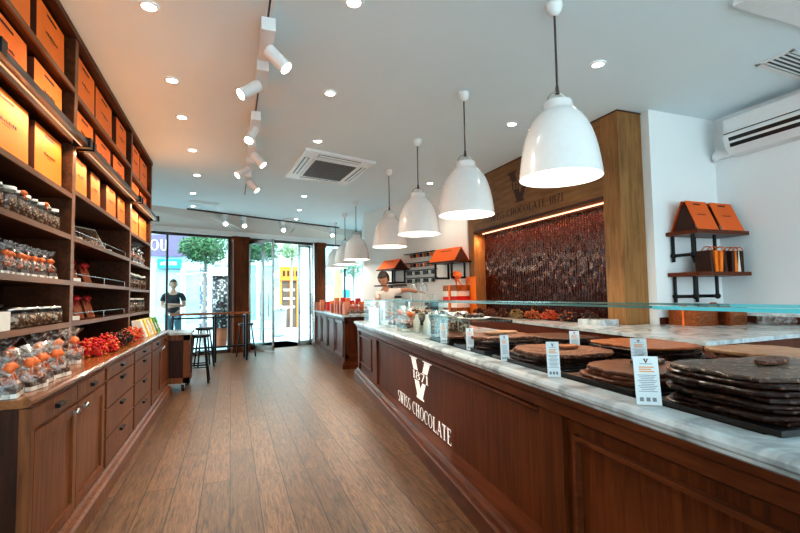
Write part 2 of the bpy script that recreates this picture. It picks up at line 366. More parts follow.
# shop front glazing
def glazing(name, x0, x1, nm, door=False):
    fr = mb()
    for (a, b, z0, z1) in ((x0, x0+.05, 0, 3.0), (x1-.05, x1, 0, 3.0), (x0, x1, 2.94, 3.0), (x0, x1, 0, .08)): fbox(fr, a, b, -.03, .03, z0, z1)
    for k in range(1, nm):
        xm = x0+(x1-x0)*k/nm; fbox(fr, xm-.02, xm+.02, -.02, .02, .08, 2.94)
    w = struct(fr, name, DGREY if not door else CHROME)
    g = fbox(mb(), x0+.05, x1-.05, -.004, .004, .08, 2.94).build('window_pane', GLASS, w)
    return w
glazing('window_1', -2.85, -.03, 2)
glazing('window_2', 2.58, 4.1, 2)
struct(fbox(mb(), .38, 2.28, -.03, .03, 2.93, 3.0), 'trim_5', DGREY)
# folded glass doors on both sides of the open entrance
def glass_door(name, x, ang, w):
    d = (fd*math.cos(ang)+fn*math.sin(ang)); q = fpt(x, 0, 0); n = Vector((-d.y, d.x, 0))*.02
    def bx(m, a, b, z0, z1, th=1):
        A = q+d*a; B = q+d*b; nn = n*th; up = Vector((0, 0, 1))
        return m.hexa([A-nn+up*z0, B-nn+up*z0, B+nn+up*z0, A+nn+up*z0, A-nn+up*z1, B-nn+up*z1, B+nn+up*z1, A+nn+up*z1])
    f = mb(); bx(f, 0, .05, .02, 2.92); bx(f, w-.05, w, .02, 2.92); bx(f, 0, w, .02, .14); bx(f, 0, w, 2.84, 2.92)
    dr = struct(f, name, CHROME)
    bx(mb(), .05, w-.05, .14, 2.84, .25).build('door_glass', GLASS, dr)
    h = mb(); a = q+d*(w-.12)-n*3.2; h.cyl(a+Vector((0, 0, .9)), a+Vector((0, 0, 1.5)), .014, n=8).build('door_handle', CHROME, dr)
glass_door('door_1', .40, R(-62), .85)
glass_door('door_2', .44, R(-8), .42)
glass_door('door_3', 2.26, R(-118), .80)
glass_door('door_4', 2.20, R(188), .45)

def lamp(kind, loc, energy, color, **k):
    l = bpy.data.lights.new(kind.lower()+'_lamp', kind); l.energy = energy; l.color = color
    for a, b in k.items(): setattr(l, a, b)
    o = bpy.data.objects.new('lamp', l); COL.objects.link(o); o.location = loc; return o
# ------------------------------------------------------------------ left shelving wall
XS = -1.126
bays = [(2.55, 4.03, 4.10), (4.10, 6.12, 6.19), (6.19, 7.56, 7.63)]
bayname = ['nearest', 'middle', 'farthest']
SH = [[1.19, 1.50, 1.84, 2.15, 2.57, 2.965], [1.19, 1.50, 1.84, 2.20, 2.57, 2.95], [1.19, 1.49, 1.82, 2.17, 2.57, 2.90]]
XB = -1.52
for bi, (y0, y1, y2) in enumerate(bays):
    t = thing('shelving_unit', f'tall dark oak shelving unit, {bayname[bi]} of the three bays on the left wall', 'shelving', (XS, y0, .95), 'oak shelving bays on the left wall')
    mb().box((XB-.02, y0, .945), (XB, y2, ZC-.005)).build('back_panel', W_DARK, t)
    if bi == 0: mb().box((XB, y0-.05, .945), (XS, y0, ZC-.005)).build('side_panel', W_DARK, t)
    mb().box((XB, y1, .945), (XS, y2, ZC-.06)).build('side_panel', W_SHELF, t)
    mb().box((XS, y1, .945), (XS+.004, y2, ZC-.06)).build('edge_strip', W_EDGE, t)
    mb().box((XB, y0, ZC-.055), (XS+.012, y2, ZC-.005)).build('cornice', W_SHELF, t)
    for k, z in enumerate(SH[bi]):
        s = mb().box((XB, y0, z), (XS-.012, y1, z+.035)).build('shelf', W_SHELF, t)
        mb().box((XS-.012, y0, z), (XS+.003, y1, z+.036)).build('shelf_edge', W_EDGE, s)
    # rail with lamp strip in front of the fifth shelf
    z = SH[bi][4]
    rl = mb().box((XS+.05, y0+.03, z-.012), (XS+.10, y2-.02, z+.03)).build('light_rail', BLACK, t)
    for yy in (y0+.03, y2-.08): mb().box((XS, yy, z-.02), (XS+.115, yy+.06, z+.055)).build('rail_bracket', BLACKM, t)
    mb().box((XS+.052, y0+.08, z-.016), (XS+.062, y2-.08, z-.012)).build('lamp_strip', LEDW, rl)
    la = bpy.data.lights.new('strip', 'AREA'); la.shape = 'RECTANGLE'; la.size = .03; la.size_y = y1-y0-.1; la.energy = 7; la.color = (1, .72, .42)
    lo = bpy.data.objects.new('strip_lamp', la); COL.objects.link(lo); lo.location = (XS+.02, (y0+y1)/2, z-.03); lo.rotation_euler = (0, R(-25), 0)
    lu = lamp('AREA', (XS+.085, (y0+y1)/2, z+.04), 3.2 if bi else 2.2, (1, .45, .18), shape='RECTANGLE', size=.03, size_y=y1-y0-.1); lu.rotation_euler = (0, R(180+32), 0)  # added uplight without a real fixture, casts orange onto ceiling and bags

# orange paper bags
def make_bag(w, h, d):
    t = thing('gift_bag', 'x', 'bag')
    b = mb(); b.add([(-d, 0, 0), (0, 0, 0), (0, w, 0), (-d, w, 0), (-d*.75, .012, h), (-.006, .006, h), (-.006, w-.006, h), (-d*.75, w-.012, h)],
                    [(0, 3, 2, 1), (0, 1, 5, 4), (1, 2, 6, 5), (2, 3, 7, 6), (3, 0, 4, 7), (4, 5, 6, 7)])
    b.f.pop(3) if False else None
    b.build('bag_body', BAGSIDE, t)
    mb().add([(.0005, .002, .002), (.0005, w-.002, .002), (-.0055, w-.007, h-.001), (-.0055, .007, h-.001)], [(0, 1, 2, 3)]).build('front_panel', ORANGE, t)
    nx = lambda z: -.006*z/h+.003
    def strip(m, ya, yb, za, zb): return m.add([(nx(za), ya, za), (nx(za), yb, za), (nx(zb), yb, zb), (nx(zb), ya, zb)], [(0, 1, 2, 3)])
    strip(mb(), w*.33, w*.67, h*.85, h*.90).build('handle_slot', INK, t)
    tx = mb(); y = w*.30
    while y < w*.70:
        q = random.uniform(.010, .026); strip(tx, y, min(y+q, w*.72), h*.50, h*.50+random.uniform(.011, .022)); y += q+.008
    strip(tx, w*.42, w*.58, h*.455, h*.463)
    tx.build('printed_text', INK, t)
    return t
bagY = {0: {5: [(2.72, 3.30), (3.42, 3.94)], 4: [(2.70, 3.28), (3.41, 3.92)], 3: [(2.72, 3.33), (3.45, 3.94)]},
        1: {5: [(4.16, 4.70), (4.77, 5.38), (5.52, 6.02)], 4: [(4.17, 4.69), (4.80, 5.36), (5.42, 5.96)], 3: [(4.17, 4.52), (4.68, 4.99), (5.17, 5.56), (5.70, 6.06)]},
        2: {5: [(6.30, 6.86), (6.95, 7.50)], 4: [(6.30, 6.84), (6.97, 7.50)], 3: [(6.34, 6.82), (6.94, 7.50)]}}
rown = {5: 'top', 4: 'second', 3: 'third'}
for bi in bagY:
    for k, lst in bagY[bi].items():
        for n, (ya, yb) in enumerate(lst):
            ztop = ZC-.06 if k == 5 else SH[bi][k+1]
            h = min(.40 if k != 3 else .36, ztop-SH[bi][k]-.075)
            b = make_bag(yb-ya, h, .15)
            b.location = (XS-.03-(.01 if n % 2 else 0), ya, SH[bi][k]+.036)
            
            ttl = 'left' if n == 0 else ('right' if n == len(lst)-1 else ('second' if n == 1 else 'third'))
            b['label'] = f'orange paper gift bag, {ttl} one on the {rown[k]} shelf of the {bayname[bi]} bay'
            b['group'] = f'orange gift bags on the {rown[k]} shelf of the {bayname[bi]} bay'
            b.name = 'gift_bag'

# jars, packets and frames on the lower shelves
def bow(m, c, s):
    c = Vector(c)
    for sg in (-1, 1):
        m.lathe([(s*.12, 0), (s*.62, s*.5), (s*.70, s*.85), (s*.35, s*1.15), (.001, s*1.2)], c, 9, wob=.18, ax=Matrix.Rotation(sg*-1.05, 3, 'X'))
        m.cyl(c, c+Vector((s*.5, sg*s*.9, -s*1.3)), s*.22, s*.1, 5)
    m.ell(c, (s*.3, s*.3, s*.25), 6, 4); return m
def make_jar(r, h, fill, lidm, bowm=RIB):
    t = thing('sweet_jar', 'x', 'jar')
    mb().lathe([(.001, .002), (r, .002), (r, h*.78), (r*.82, h*.9), (r*.82, h*.94)], n=14).build('glass_body', JARG, t)
    mb().lathe([(.001, .006), (r*.9, .006), (r*.9, h*.66), (r*.5, h*.72), (.001, h*.7)], n=10, wob=.06).build('sweets', fill, t)
    mb().lathe([(r*.86, h*.90), (r*.86, h*1.02), (.001, h*1.02)], n=14).build('lid', lidm, t)
    if bowm: bow(mb(), (r*.8, 0, h*.92), r*.42).build('bow', bowm, t)
    return t
def make_packet(w, d, h, fill, bowm=RIB):
    t = thing('cellophane_bag', 'x', 'sweet bag')
    mb().prism([(-d/2, -w/2), (d/2, -w/2), (d/2, w/2), (-d/2, w/2)], .002, h*.10).build('card_tray', CREAM, t)
    mb().prism([(-d*.46, -w*.46), (d*.46, -w*.46), (d*.46, w*.46), (-d*.46, w*.46)], h*.105, h*.22).build('dark_layer', CHOC_DN, t)
    m = mb()
    for k in range(9):
        a = random.uniform(-.36, .36)*w; b = random.uniform(-.36, .36)*d; m.ell((b, a, h*random.uniform(.27, .36)), (w*.15, w*.17, h*.09), 7, 5)
    m.build('sweets', fill, t)
    c = mb().lathe([(.001, 0), (w*.55, 0), (w*.6, h*.4), (w*.2, h*.62), (w*.12, h*.66), (w*.34, h*.85), (w*.55, h)], n=12, wob=.12, ax=Matrix.Diagonal(Vector((d/w, 1, 1))))
    c.build('wrapper', CELLO, t)
    bow(mb(), (d*.20, 0, h*.60), w*.24).build('bow', bowm, t)
    return t
def place_row(maker, y0, y1, n, x, z, lab, group, jit=.012):
    for i in range(n):
        t = maker(i); y = y0+(y1-y0)*(i+.5)/n
        t.location = (x+random.uniform(-jit, jit), y, z); t.rotation_euler = (0, 0, random.uniform(-.2, .2))
        nm = {0: 'nearest', n-1: 'farthest'}.get(i, ORD[i])
        t['label'] = lab.format(nm) if i in (0, n-1) else lab.format(nm+' one'); t['group'] = group
CARD = speckle('mixed_pralines', (.10, .035, .015), (.58, .38, .24), 55, .50, .4, .3)
CARDO = speckle('orange_pralines', (.35, .07, .02), (.85, .62, .42), 38, .54, .4, .3)
CARDW = speckle('white_pralines', (.13, .055, .025), (.66, .54, .42), 40, .50, .4, .3)
place_row(lambda i: make_jar(.055, .155, CARD, CREAM if i % 2 else CHROME, RIB if i in (2, 5) else None), 2.98, 3.92, 8, XS-.08, 1.876,
          'glass praline jar, {}, on the upper jar shelf of the nearest bay', 'praline jars on the upper jar shelf')
place_row(lambda i: make_packet(.11, .08, .19, CARDO if i % 2 else CARDW, RIB), 2.98, 3.86, 8, XS-.08, 1.536,
          'ribboned praline packet, {}, on the second lowest shelf of the nearest bay', 'ribboned packets in the nearest bay')
place_row(lambda i: make_jar(.075, .12, CARD if i % 2 else CARDW, CHROME, None), 3.24, 3.98, 5, XS-.09, 1.226,
          'squat clear praline tub, {}, on the bottom shelf of the nearest bay', 'squat tubs on the bottom shelf')
place_row(lambda i: make_jar(.06, .14, CHOC_D, BLACK, None), 3.0, 3.6, 4, XS-.26, 1.226,
          'dark lidded jar, {}, behind the squat tubs of the nearest bay', 'dark jars at the back of the bottom shelf')
t = thing('gift_box', 'white gift box with an orange bow at the near end of the bottom shelf', 'box', (XS-.10, 3.06, 1.226))
mb().box((XS-.18, 2.98, 1.226), (XS-.02, 3.13, 1.33)).build('box_body', CREAM, t)
bow(mb(), (XS-.09, 3.05, 1.35), .05).build('bow', RIB, t)
def make_frame_box(w, h, white=True):
    w = .34
    t = thing('display_box', 'x', 'display box')
    tilt = Matrix.Rotation(R(-30), 4, 'Y')
    mb().box((-.02, 0, .035), (0, w, h)).xf(tilt).build('box_lid', BRONZE if not white else CREAM, t)
    mb().box((.0005, .014, .06), (.003, w-.014, h-.02)).xf(tilt).build('praline_picture', CARD, t)
    mb().box((-.06, 0, 0), (.045, w, .035)).build('base_strip', CREAM, t)
    return t
for k, (z, ys, wh, lb) in enumerate([(1.876, (4.14, 5.15), .29, 'middle'), (1.536, (4.12,), .25, 'lower'), (1.226, (4.12,), .23, 'lowest')]):
    for j, y in enumerate(ys):
        b = make_frame_box(.42 if k == 0 else .26, wh, True); b.location = (XS-.22, y+.04, z); b.rotation_euler = (0, 0, R(-24))
        b['label'] = f'tilted praline display box, {"near" if j == 0 else "far"} one on the {lb} shelf of the middle bay'; b['group'] = 'tilted display boxes in the middle bay'
    t = thing('guard_wire', f'thin steel guard wire along the {lb} shelf of the middle bay', 'wire rail', (XS, 4.2, z), 'guard wires in the middle bay')
    m = mb().tube([(XS-.03, 4.12, z+.06), (XS-.03, 6.10, z+.06)], .004, 6)
    m.build('wire', CHROME, t)
    for yy in (4.2, 5.15, 6.05): mb().cyl((XS-.03, yy, z), (XS-.03, yy, z+.06), .004, n=6).build('wire_post', CHROME, t)
def red_pack():
    t = thing('red_gift_pack', 'x', 'gift pack'); 
    tilt = Matrix.Rotation(R(-20), 4, 'Y')
    mb().box((-.03, .03, 0), (.0, .14, .20)).xf(tilt).build('pack_body', COPPER, t)
    bow(mb(), (-.05, .085, .17), .04).build('bow', RED, t)
    return t
for j, (y, z) in enumerate([(4.55, 1.536), (4.95, 1.536), (4.45, 1.226), (4.72, 1.226), (5.05, 1.226)]):
    b = red_pack(); b.location = (XS-.17, y+.06, z); b.rotation_euler = (0, 0, R(-20))
    b['label'] = ['copper pack with red bow, near one on the lower shelf of the middle bay', 'copper pack with red bow, far one on the lower shelf of the middle bay',
                  'copper pack with red bow, nearest on the lowest shelf of the middle bay', 'copper pack with red bow, second on the lowest shelf of the middle bay',
                  'copper pack with red bow, farthest on the lowest shelf of the middle bay'][j]; b['group'] = 'copper packs with red bows'
place_row(lambda i: make_packet(.20, .12, .29, CARDO, CHROME), 6.3, 7.45, 4, XS-.10, 1.856,
          'crinkled cellophane sweet bag, {}, on the upper shelf of the farthest bay', 'cellophane bags in the farthest bay')
place_row(lambda i: make_jar(.085, .19, CARDW, CREAM, None), 6.3, 7.45, 5, XS-.10, 1.526,
          'white lidded sweet jar, {}, on the middle shelf of the farthest bay', 'white jars on the middle shelf')
place_row(lambda i: make_jar(.085, .18, CARDW, CREAM, None), 6.3, 7.45, 5, XS-.10, 1.226,
          'white lidded sweet jar, {}, on the lowest shelf of the farthest bay', 'white jars on the lowest shelf')
# on the worktop
ZT = .935
def wt(maker, spots, lab, group):
    for i, (x, y) in enumerate(spots):
        t = maker(i); t.location = (x, y, ZT); t.rotation_euler = (0, 0, random.uniform(-.3, .3))
        t['label'] = lab.format(ORD[i]); t['group'] = group
wt(lambda i: make_packet(.15, .13, .21, CARDO, RIB), [(-1.0, 2.68), (-.98, 2.87), (-1.0, 3.07), (-.99, 3.27)],
   'cellophane bag with orange bow, {} from the near end, worktop front row', 'cellophane bags on the worktop, front row')
wt(lambda i: make_packet(.17, .14, .25, CARDO if i % 2 else CARDW, RIB), [(-1.2, 2.75), (-1.2, 2.98), (-1.2, 3.22), (-1.15, 3.47), (-1.12, 3.71), (-1.09, 3.93)],
   'cellophane bag with orange bow, {} from the near end, worktop back row', 'cellophane bags on the worktop, back row')
def make_heap(w, d, h, mat, mat2):
    t = thing('net_bag', 'x', 'sweet bag')
    m = mb(); m2 = mb()
    for k in range(120):
        a = random.uniform(0, 2*PI); q = random.random()**.5; z = random.uniform(0, h*(1-.5*q*q))
        c = (q*d/2*math.cos(a), q*w/2*math.sin(a), z+.014)
        mm = m if k % 4 else m2
        mm.ell(c, (.014, .013, .010), 6, 4)
        if k % 2: mm.cyl((c[0], c[1]-.03, c[2]+random.uniform(-.01, .01)), (c[0], c[1]+.03, c[2]+random.uniform(-.01, .01)), .009, .003, 5)
    m.build('sweets', mat, t); m2.build('ribbon_ends', mat2, t)
    return t
wt(lambda i: make_heap(.30, .22, .15, RED, RIB), [(-1.05, 4.30), (-1.04, 4.66)],
   'red net bag of foil sweets on the worktop, {} from the near end', 'red net bags on the worktop')
wt(lambda i: make_heap(.28, .20, .14, CHOC_D, COPPER if i else RED), [(-1.04, 5.02), (-1.03, 5.36)],
   'dark brown net bag of sweets on the worktop, {} after the red ones', 'dark net bags on the worktop')
wt(lambda i: make_heap(.24, .20, .15, RIB, RED), [(-1.04, 5.70), (-1.04, 5.98)],
   'bright orange net bag of sweets on the worktop, {} after the dark ones', 'orange net bags on the worktop')
def slant_box(mat):
    t = thing('paper_box', 'x', 'box')
    m = mb().add([(-.07, 0, 0), (.07, 0, 0), (.07, .13, 0), (-.07, .13, 0), (-.09, 0, .20), (.0, 0, .20), (.0, .13, .20), (-.09, .13, .20)],
                 [(0, 3, 2, 1), (4, 5, 6, 7), (0, 1, 5, 4), (1, 2, 6, 5), (2, 3, 7, 6), (3, 0, 4, 7)])
    m.build('box_body', mat, t)
    mb().add([(.056, .02, .045), (.056, .11, .045), (.028, .11, .13), (.028, .02, .13)], [(0, 1, 2, 3)]).build('box_label', CREAM, t)
    return t
for i, (m_, n_, y) in enumerate([(CREAM, 'cream', 6.22), (YEL, 'yellow', 6.45), (CREAM, 'cream', 6.68), (YEL, 'yellow', 6.91), (GREEN, 'green', 7.13), (GREEN, 'green', 7.33)]):
    b = slant_box(m_); b.location = (-1.02, y, ZT)
    b['label'] = f'{n_} slanted paper box at the far worktop end, {"nearer" if i in (0, 1, 4) else "farther"} {n_} one'; b['group'] = 'slanted boxes at the far end of the worktop'

# base cabinets and worktop on the left
XF = -.877
o = mb().ext([(-.02, .895), (0, .90), (.012, .91), (.012, .925), (0, .935), (-.66, .935), (-.66, .895)], (XF+.01, 2.58), (XF+.01, 7.58)).build('worktop', W_TOP)
tag(o, 'long polished brown oak worktop running along the left cabinets', 'worktop')
def handle(m, y, z, w=.09, x=XF):
    m.add([(x, y-w/2, z+.012), (x+.026, y-w/2, z+.006), (x+.026, y+w/2, z+.006), (x, y+w/2, z+.012), (x, y-w/2, z-.010), (x+.022, y-w/2, z-.012), (x+.022, y+w/2, z-.012), (x, y+w/2, z-.010)],
          [(0, 1, 2, 3), (1, 5, 6, 2), (0, 4, 5, 1), (3, 2, 6, 7)]); return m
def front(par, y0, y1, z0, z1, name, panel=False):
    o = mb().box((XF-.002, y0+.006, z0+.006), (XF+.016, y1-.006, z1-.006))
    if panel:
        o = mb(); q = .065
        for a, b, c, d in ((y0+.006, y0+q, z0+.006, z1-.006), (y1-q, y1-.006, z0+.006, z1-.006), (y0+q, y1-q, z0+.006, z0+q), (y0+q, y1-q, z1-q, z1-.006)):
            o.box((XF-.002, a, c), (XF+.018, b, d))
        o.box((XF-.004, y0+q, z0+q), (XF+.004, y1-q, z1-q))
    return o.build(name, W_CAB, par)
def base_cabinet(y0, y1, kind, label):
    t = thing('base_cabinet', label, 'cabinet', (XF, y0, 0), 'oak base cabinets under the left worktop')
    mb().box((XB, y0, .12), (XF, y1, .894)).build('carcass', W_CAB, t)
    p = mb().ext([(0, 0), (.075, 0), (.075, .10), (.06, .115), (.035, .12), (.02, .14), (0, .145)], (XF-.01, y0), (XF-.01, y1)); p.build('plinth', W_CAB, t)
    if kind == 'doors':
        mid = (y0+y1)/2
        for a, b, hy in ((y0+.03, mid, mid-.09), (mid, y1-.03, mid+.09)):
            d = front(t, a, b, .15, .775, 'door', True); 
            h = mb().cyl((XF+.018, hy, .74), (XF+.04, hy, .74), .008, n=8); h.lathe([(.001, 0), (.018, .0), (.022, .01), (.018, .018), (.001, .02)], (XF+.036, hy, .74), 12, ax=Matrix.Rotation(PI/2, 3, 'Y'))
            h.box((XF+.034, hy-.035, .73), (XF+.046, hy+.035, .75)); h.build('knob', CHROME, d)
            w = front(t, a, b, .785, .885, 'drawer'); handle(mb(), (a+b)/2, .835, .10, XF+.016).build('handle', BLACKM, w)
    else:
        zs = [.15, .36, .575, .785, .885]
        for a, b in zip(zs, zs[1:]):
            w = front(t, y0+.03, y1-.03, a, b, 'drawer'); handle(mb(), (y0+y1)/2, b-.04, .12, XF+.016).build('handle', BLACKM, w)
    return t
base_cabinet(2.60, 3.94, 'doors', 'brown oak base cabinet with two panelled doors at the near end of the worktop')
base_cabinet(3.94, 5.0, 'drawers', 'brown oak chest of drawers, nearer of two under the worktop')
base_cabinet(5.0, 6.02, 'drawers', 'brown oak chest of drawers, farther of two under the worktop')
base_cabinet(6.02, 7.55, 'doors', 'brown oak base cabinet with two panelled doors at the far end of the worktop')
t = thing('end_panel', 'dark oak end panel closing the near end of the left cabinets', 'panel', (XF, 2.6, 0))
mb().box((-1.56, 2.57, 0), (XF+.02, 2.60, .894)).build('board', W_DARK, t)
mb().box((XF-.02, 2.565, 0), (XF+.028, 2.60, .894)).build('corner_strip', W_CAB, t)

# little cart on castors
t = thing('serving_cart', 'small panelled oak cart on castors at the far end of the cabinets', 'cart', (-.75, 7.8, 0))
mb().box((-1.25, 7.62, .13), (-.60, 8.20, .85)).build('cart_body', W_DARK, t)
m = mb(); X0, X1 = -1.25, -.60
for a, b, c, d in ((X0, X0+.07, .13, .85), (X1-.07, X1, .13, .85), (X0, X1, .13, .21), (X0, X1, .77, .85)): m.box((a, 7.60, c), (b, 7.62, d))
m.build('frame_moulding', W_CAB, t)
m = mb()
for a, b, c, d in ((7.62, 7.69, .13, .85), (8.13, 8.20, .13, .85), (7.62, 8.20, .13, .21), (7.62, 8.20, .77, .85)): m.box((-.60, a, c), (-.585, b, d))
m.build('side_moulding', W_CAB, t)
mb().prism([(-1.28, 7.58), (-.56, 7.58), (-.56, 8.23), (-1.28, 8.23)], .852, .885).build('cart_top', MARB, t)
for x, y in ((-1.15, 7.72), (-.68, 7.72), (-1.15, 8.1), (-.68, 8.1)):
    w = mb().cyl((x-.02, y, .05), (x+.02, y, .05), .05, n=16).build('castor', BLACK, t)
    mb().box((x-.03, y-.02, .05), (x+.03, y+.02, .13)).build('castor_fork', CHROME, w)

# ------------------------------------------------------------------ high table and stools
t = thing('high_table', 'long narrow wooden bar table on black metal legs by the window', 'table', (-.4, 11.0, 0))
ta = R(9); tm = Matrix.Translation((-.42, 10.95, 0)) @ Matrix.Rotation(ta, 4, 'Z')
mb().box((-.82, -.2, 1.04), (.82, .2, 1.085)).xf(tm).build('tabletop', W_TOP, t)
for sx in (-.76, .08, .74):
    m = mb()
    for sy in (-.15, .15): m.box((sx-.02, sy-.02, 0), (sx+.02, sy+.02, 1.04))
    m.box((sx-.02, -.15, 1.0), (sx+.02, .15, 1.04)); m.box((sx-.02, -.15, 0), (sx+.02, .15, .03)); m.xf(tm).build('leg', BLACKM, t)
mb().box((-.76, -.015, .30), (.74, .015, .335)).xf(tm).build('foot_rail', BLACKM, t)
mb().box((-.76, .12, .95), (.74, .15, .98)).xf(tm).build('top_rail', BLACKM, t)
def make_stool():
    t = thing('bar_stool', 'x', 'stool')
    mb().lathe([(.001, .745), (.16, .745), (.175, .76), (.175, .785), (.165, .795), (.001, .79)], n=24).build('seat', BLACK, t)
    for k in range(4):
        a = PI/4+k*PI/2; c, s = math.cos(a), math.sin(a)
        mb().cyl((.22*c, .22*s, 0), (.12*c, .12*s, .75), .017, .015, 8).build('leg', BLACKM, t)
    m = mb()
    for z in (.26, .30):
        r = .22-.10*z/.75
        for k in range(4):
            a = PI/4+k*PI/2; b = a+PI/2; m.cyl((r*math.cos(a), r*math.sin(a), z), (r*math.cos(b), r*math.sin(b), z), .010, n=6)
    m.build('foot_ring', BLACKM, t)
    return t
st = make_stool()
for i, (x, y, l) in enumerate([(-.50, 8.38, 'black metal bar stool nearest to the cart'), (-.52, 10.35, 'black metal bar stool pushed against the near side of the bar table'),
                     (.34, 11.55, 'black metal bar stool beside the left brown post'), (-.98, 9.75, 'black metal bar stool half hidden behind the cart')]):
    s = st if i == 0 else dup(st, (x, y, 0), .3*i)
    s.location = (x, y, 0); s['label'] = l; s['group'] = 'black bar stools by the window'

# ------------------------------------------------------------------ ceiling fittings
WARM = (1, .86, .70)
dls = [(149, 6), (172, 80), (182, 117), (192.5, 150), (197, 175), (193, 193), (193, 206), (317.6, 141), (330, 93), (354, 2), (304, 196), (299, 210), (296, 219), (598, 64), (512, 124), (430, 183), (404, 222)]
dlab = ['nearest in the row above the shelves', 'second in the row above the shelves', 'third in the row above the shelves', 'fourth in the row above the shelves', 'fifth in the row above the shelves',
        'sixth in the row above the shelves', 'last of the row above the shelves, near the shop front',
        'just before the ceiling cassette', 'second in the row over the aisle', 'nearest in the row over the aisle', 'first behind the ceiling cassette', 'second behind the ceiling cassette', 'third behind the ceiling cassette',
        'nearest on the right beside the big pendant', 'second on the right beyond the pendants', 'third on the right beyond the pendants', 'farthest on the right over the coffee corner']
for (px, py), l in zip(dls, dlab):
    p = atz(px, py, ZC); x, y = p.x, p.y
    t = thing('ceiling_downlight', 'small round recessed downlight, '+l, 'ceiling light', (x, y, ZC), 'recessed downlights')
    mb().lathe([(.068, ZC-.001), (.068, ZC-.008), (.050, ZC-.012), (.046, ZC-.004)], (x, y, 0), 24).build('trim_ring', WHITEP, t)
    mb().lathe([(.046, ZC-.005), (.001, ZC-.005)], (x, y, 0), 20).build('lens', DL, t)
    lamp('SPOT', (x, y, ZC-.03), 38, WARM, spot_size=R(110), spot_blend=.8, shadow_soft_size=.04)

# long track with spotlights
t = thing('lighting_track', 'long white lighting track running down the ceiling above the aisle', 'lighting track', (.247, 5, ZC))
mb().box((.222, 1.5, ZC-.03), (.272, 9.35, ZC-.0005)).build('track', WHITEP, t)
mb().box((.236, 1.5, ZC-.0325), (.250, 9.35, ZC-.0295)).build('track_slot', BLACK, t)
def spot(base, along, aim, label, group, box=.30, energy=60, hs=1.0):
    """track spotlight: adaptor box under the track and a swivelling cylinder head"""
    base = Vector(base); along = Vector(along).normalized(); side = Vector((-along.y, along.x, 0))
    t = thing('track_spotlight', label, 'spotlight', base, group)
    A = base-along*box/2; B = base+along*box/2; s = side*(.05 if box > .2 else .035); up = Vector((0, 0, 1))
    mb().hexa([A-s-up*.13, B-s-up*.13, B+s-up*.13, A+s-up*.13, A-s-up*.034, B-s-up*.034, B+s-up*.034, A+s-up*.034]).build('adaptor_box', WHITEP, t)
    aim = Vector(aim).normalized(); c = base-up*.17+aim*.05+Vector((aim.x*.05, 0, 0))
    h = mb().cyl(c-aim*.07*hs, c+aim*.13*hs, .052*hs, n=20); h.cyl(base-up*.10, c, .014, n=8)
    hd = h.build('lamp_head', WHITEP, t)
    mb().cyl(c+aim*.1305*hs, c+aim*.133*hs, .045*hs, n=20).build('lens', BULB, hd)
    l = lamp('SPOT', c+aim*.14*hs, energy, WARM, spot_size=R(70), spot_blend=.7, shadow_soft_size=.04)
    l.rotation_euler = (-aim).to_track_quat('Z', 'Y').to_euler()
G = 'spotlights on the long ceiling track'
for py, aim, l in [(37, (.62, -.25, -.72), 'nearest, tilted to the right'), (75, (-.75, -.2, -.6), 'second, tilted left to the shelves'), (122, (-.3, -.45, -.8), 'third, hanging down'),
                   (148, (.6, -.2, -.7), 'fourth, tilted to the right'), (163, (-.7, -.2, -.6), 'fifth, tilted left to the shelves'), (177, (.6, -.2, -.7), 'sixth, last before the track end')]:
    y = atz(262, py, ZC-.06).y
    spot((.247, y, ZC), (0, 1, 0), aim, 'white track spotlight, '+l, G, .46)
a = Vector((-.943, 11.30, ZC)); b = Vector((3.0, 13.25, ZC)); d = (b-a).normalized()
t = thing('lighting_track', 'thin lighting track across the ceiling near the shop front', 'lighting track', a)
s = Vector((-d.y, d.x, 0))*.02; up = Vector((0, 0, .03)); e = Vector((0, 0, .0005))
mb().hexa([a-s-up, b-s-up, b+s-up, a+s-up, a-s-e, b-s-e, b+s-e, a+s-e]).build('track', DGREY, t)
for k, (f, l) in enumerate([(.20, 'first from the left'), (.31, 'second from the left'), (.56, 'third from the left'), (.93, 'last on the right')]):
    spot(a+(b-a)*f, d, (.1, -.75, -.65), f'white spotlight on the track near the shop front, {l}', 'spotlights on the front track', .12, 40)

# ceiling cassette air conditioner
q = [atz(305.5, 147.3, ZC), atz(375.8, 161.6, ZC), atz(346, 184, ZC), atz(285.7, 175.2, ZC)]
cc = sum(q, Vector())/4
t = thing('ceiling_air_conditioner', 'large square white ceiling cassette air conditioner with brown grille', 'air conditioner', cc)
def bil(u, v, z):   # u across (near edge left to right), v away
    p = (q[0]*(1-u)+q[1]*u)*(1-v)+(q[3]*(1-u)+q[2]*u)*v; return Vector((p.x, p.y, z))
def cb(m, u0, u1, v0, v1, z0, z1): return m.hexa([bil(u0, v0, z0), bil(u1, v0, z0), bil(u1, v1, z0), bil(u0, v1, z0), bil(u0, v0, z1), bil(u1, v0, z1), bil(u1, v1, z1), bil(u0, v1, z1)])
cb(mb(), 0, 1, 0, 1, ZC-.035, ZC-.001).build('panel', WHITEP, t)
m = mb()
cb(m, .17, .83, .17, .83, ZC-.05, ZC-.035)
m.build('intake_frame', WHITEP, t)
gr = cb(mb(), .20, .80, .20, .80, ZC-.053, ZC-.05).build('grille', DGREY, t)
m = mb()
for k in range(14): cb(m, .215+.042*k, .227+.042*k, .20, .80, ZC-.057, ZC-.053)
m.build('grille_bars', plain('grille_brown', (.16, .11, .09), .5), gr)
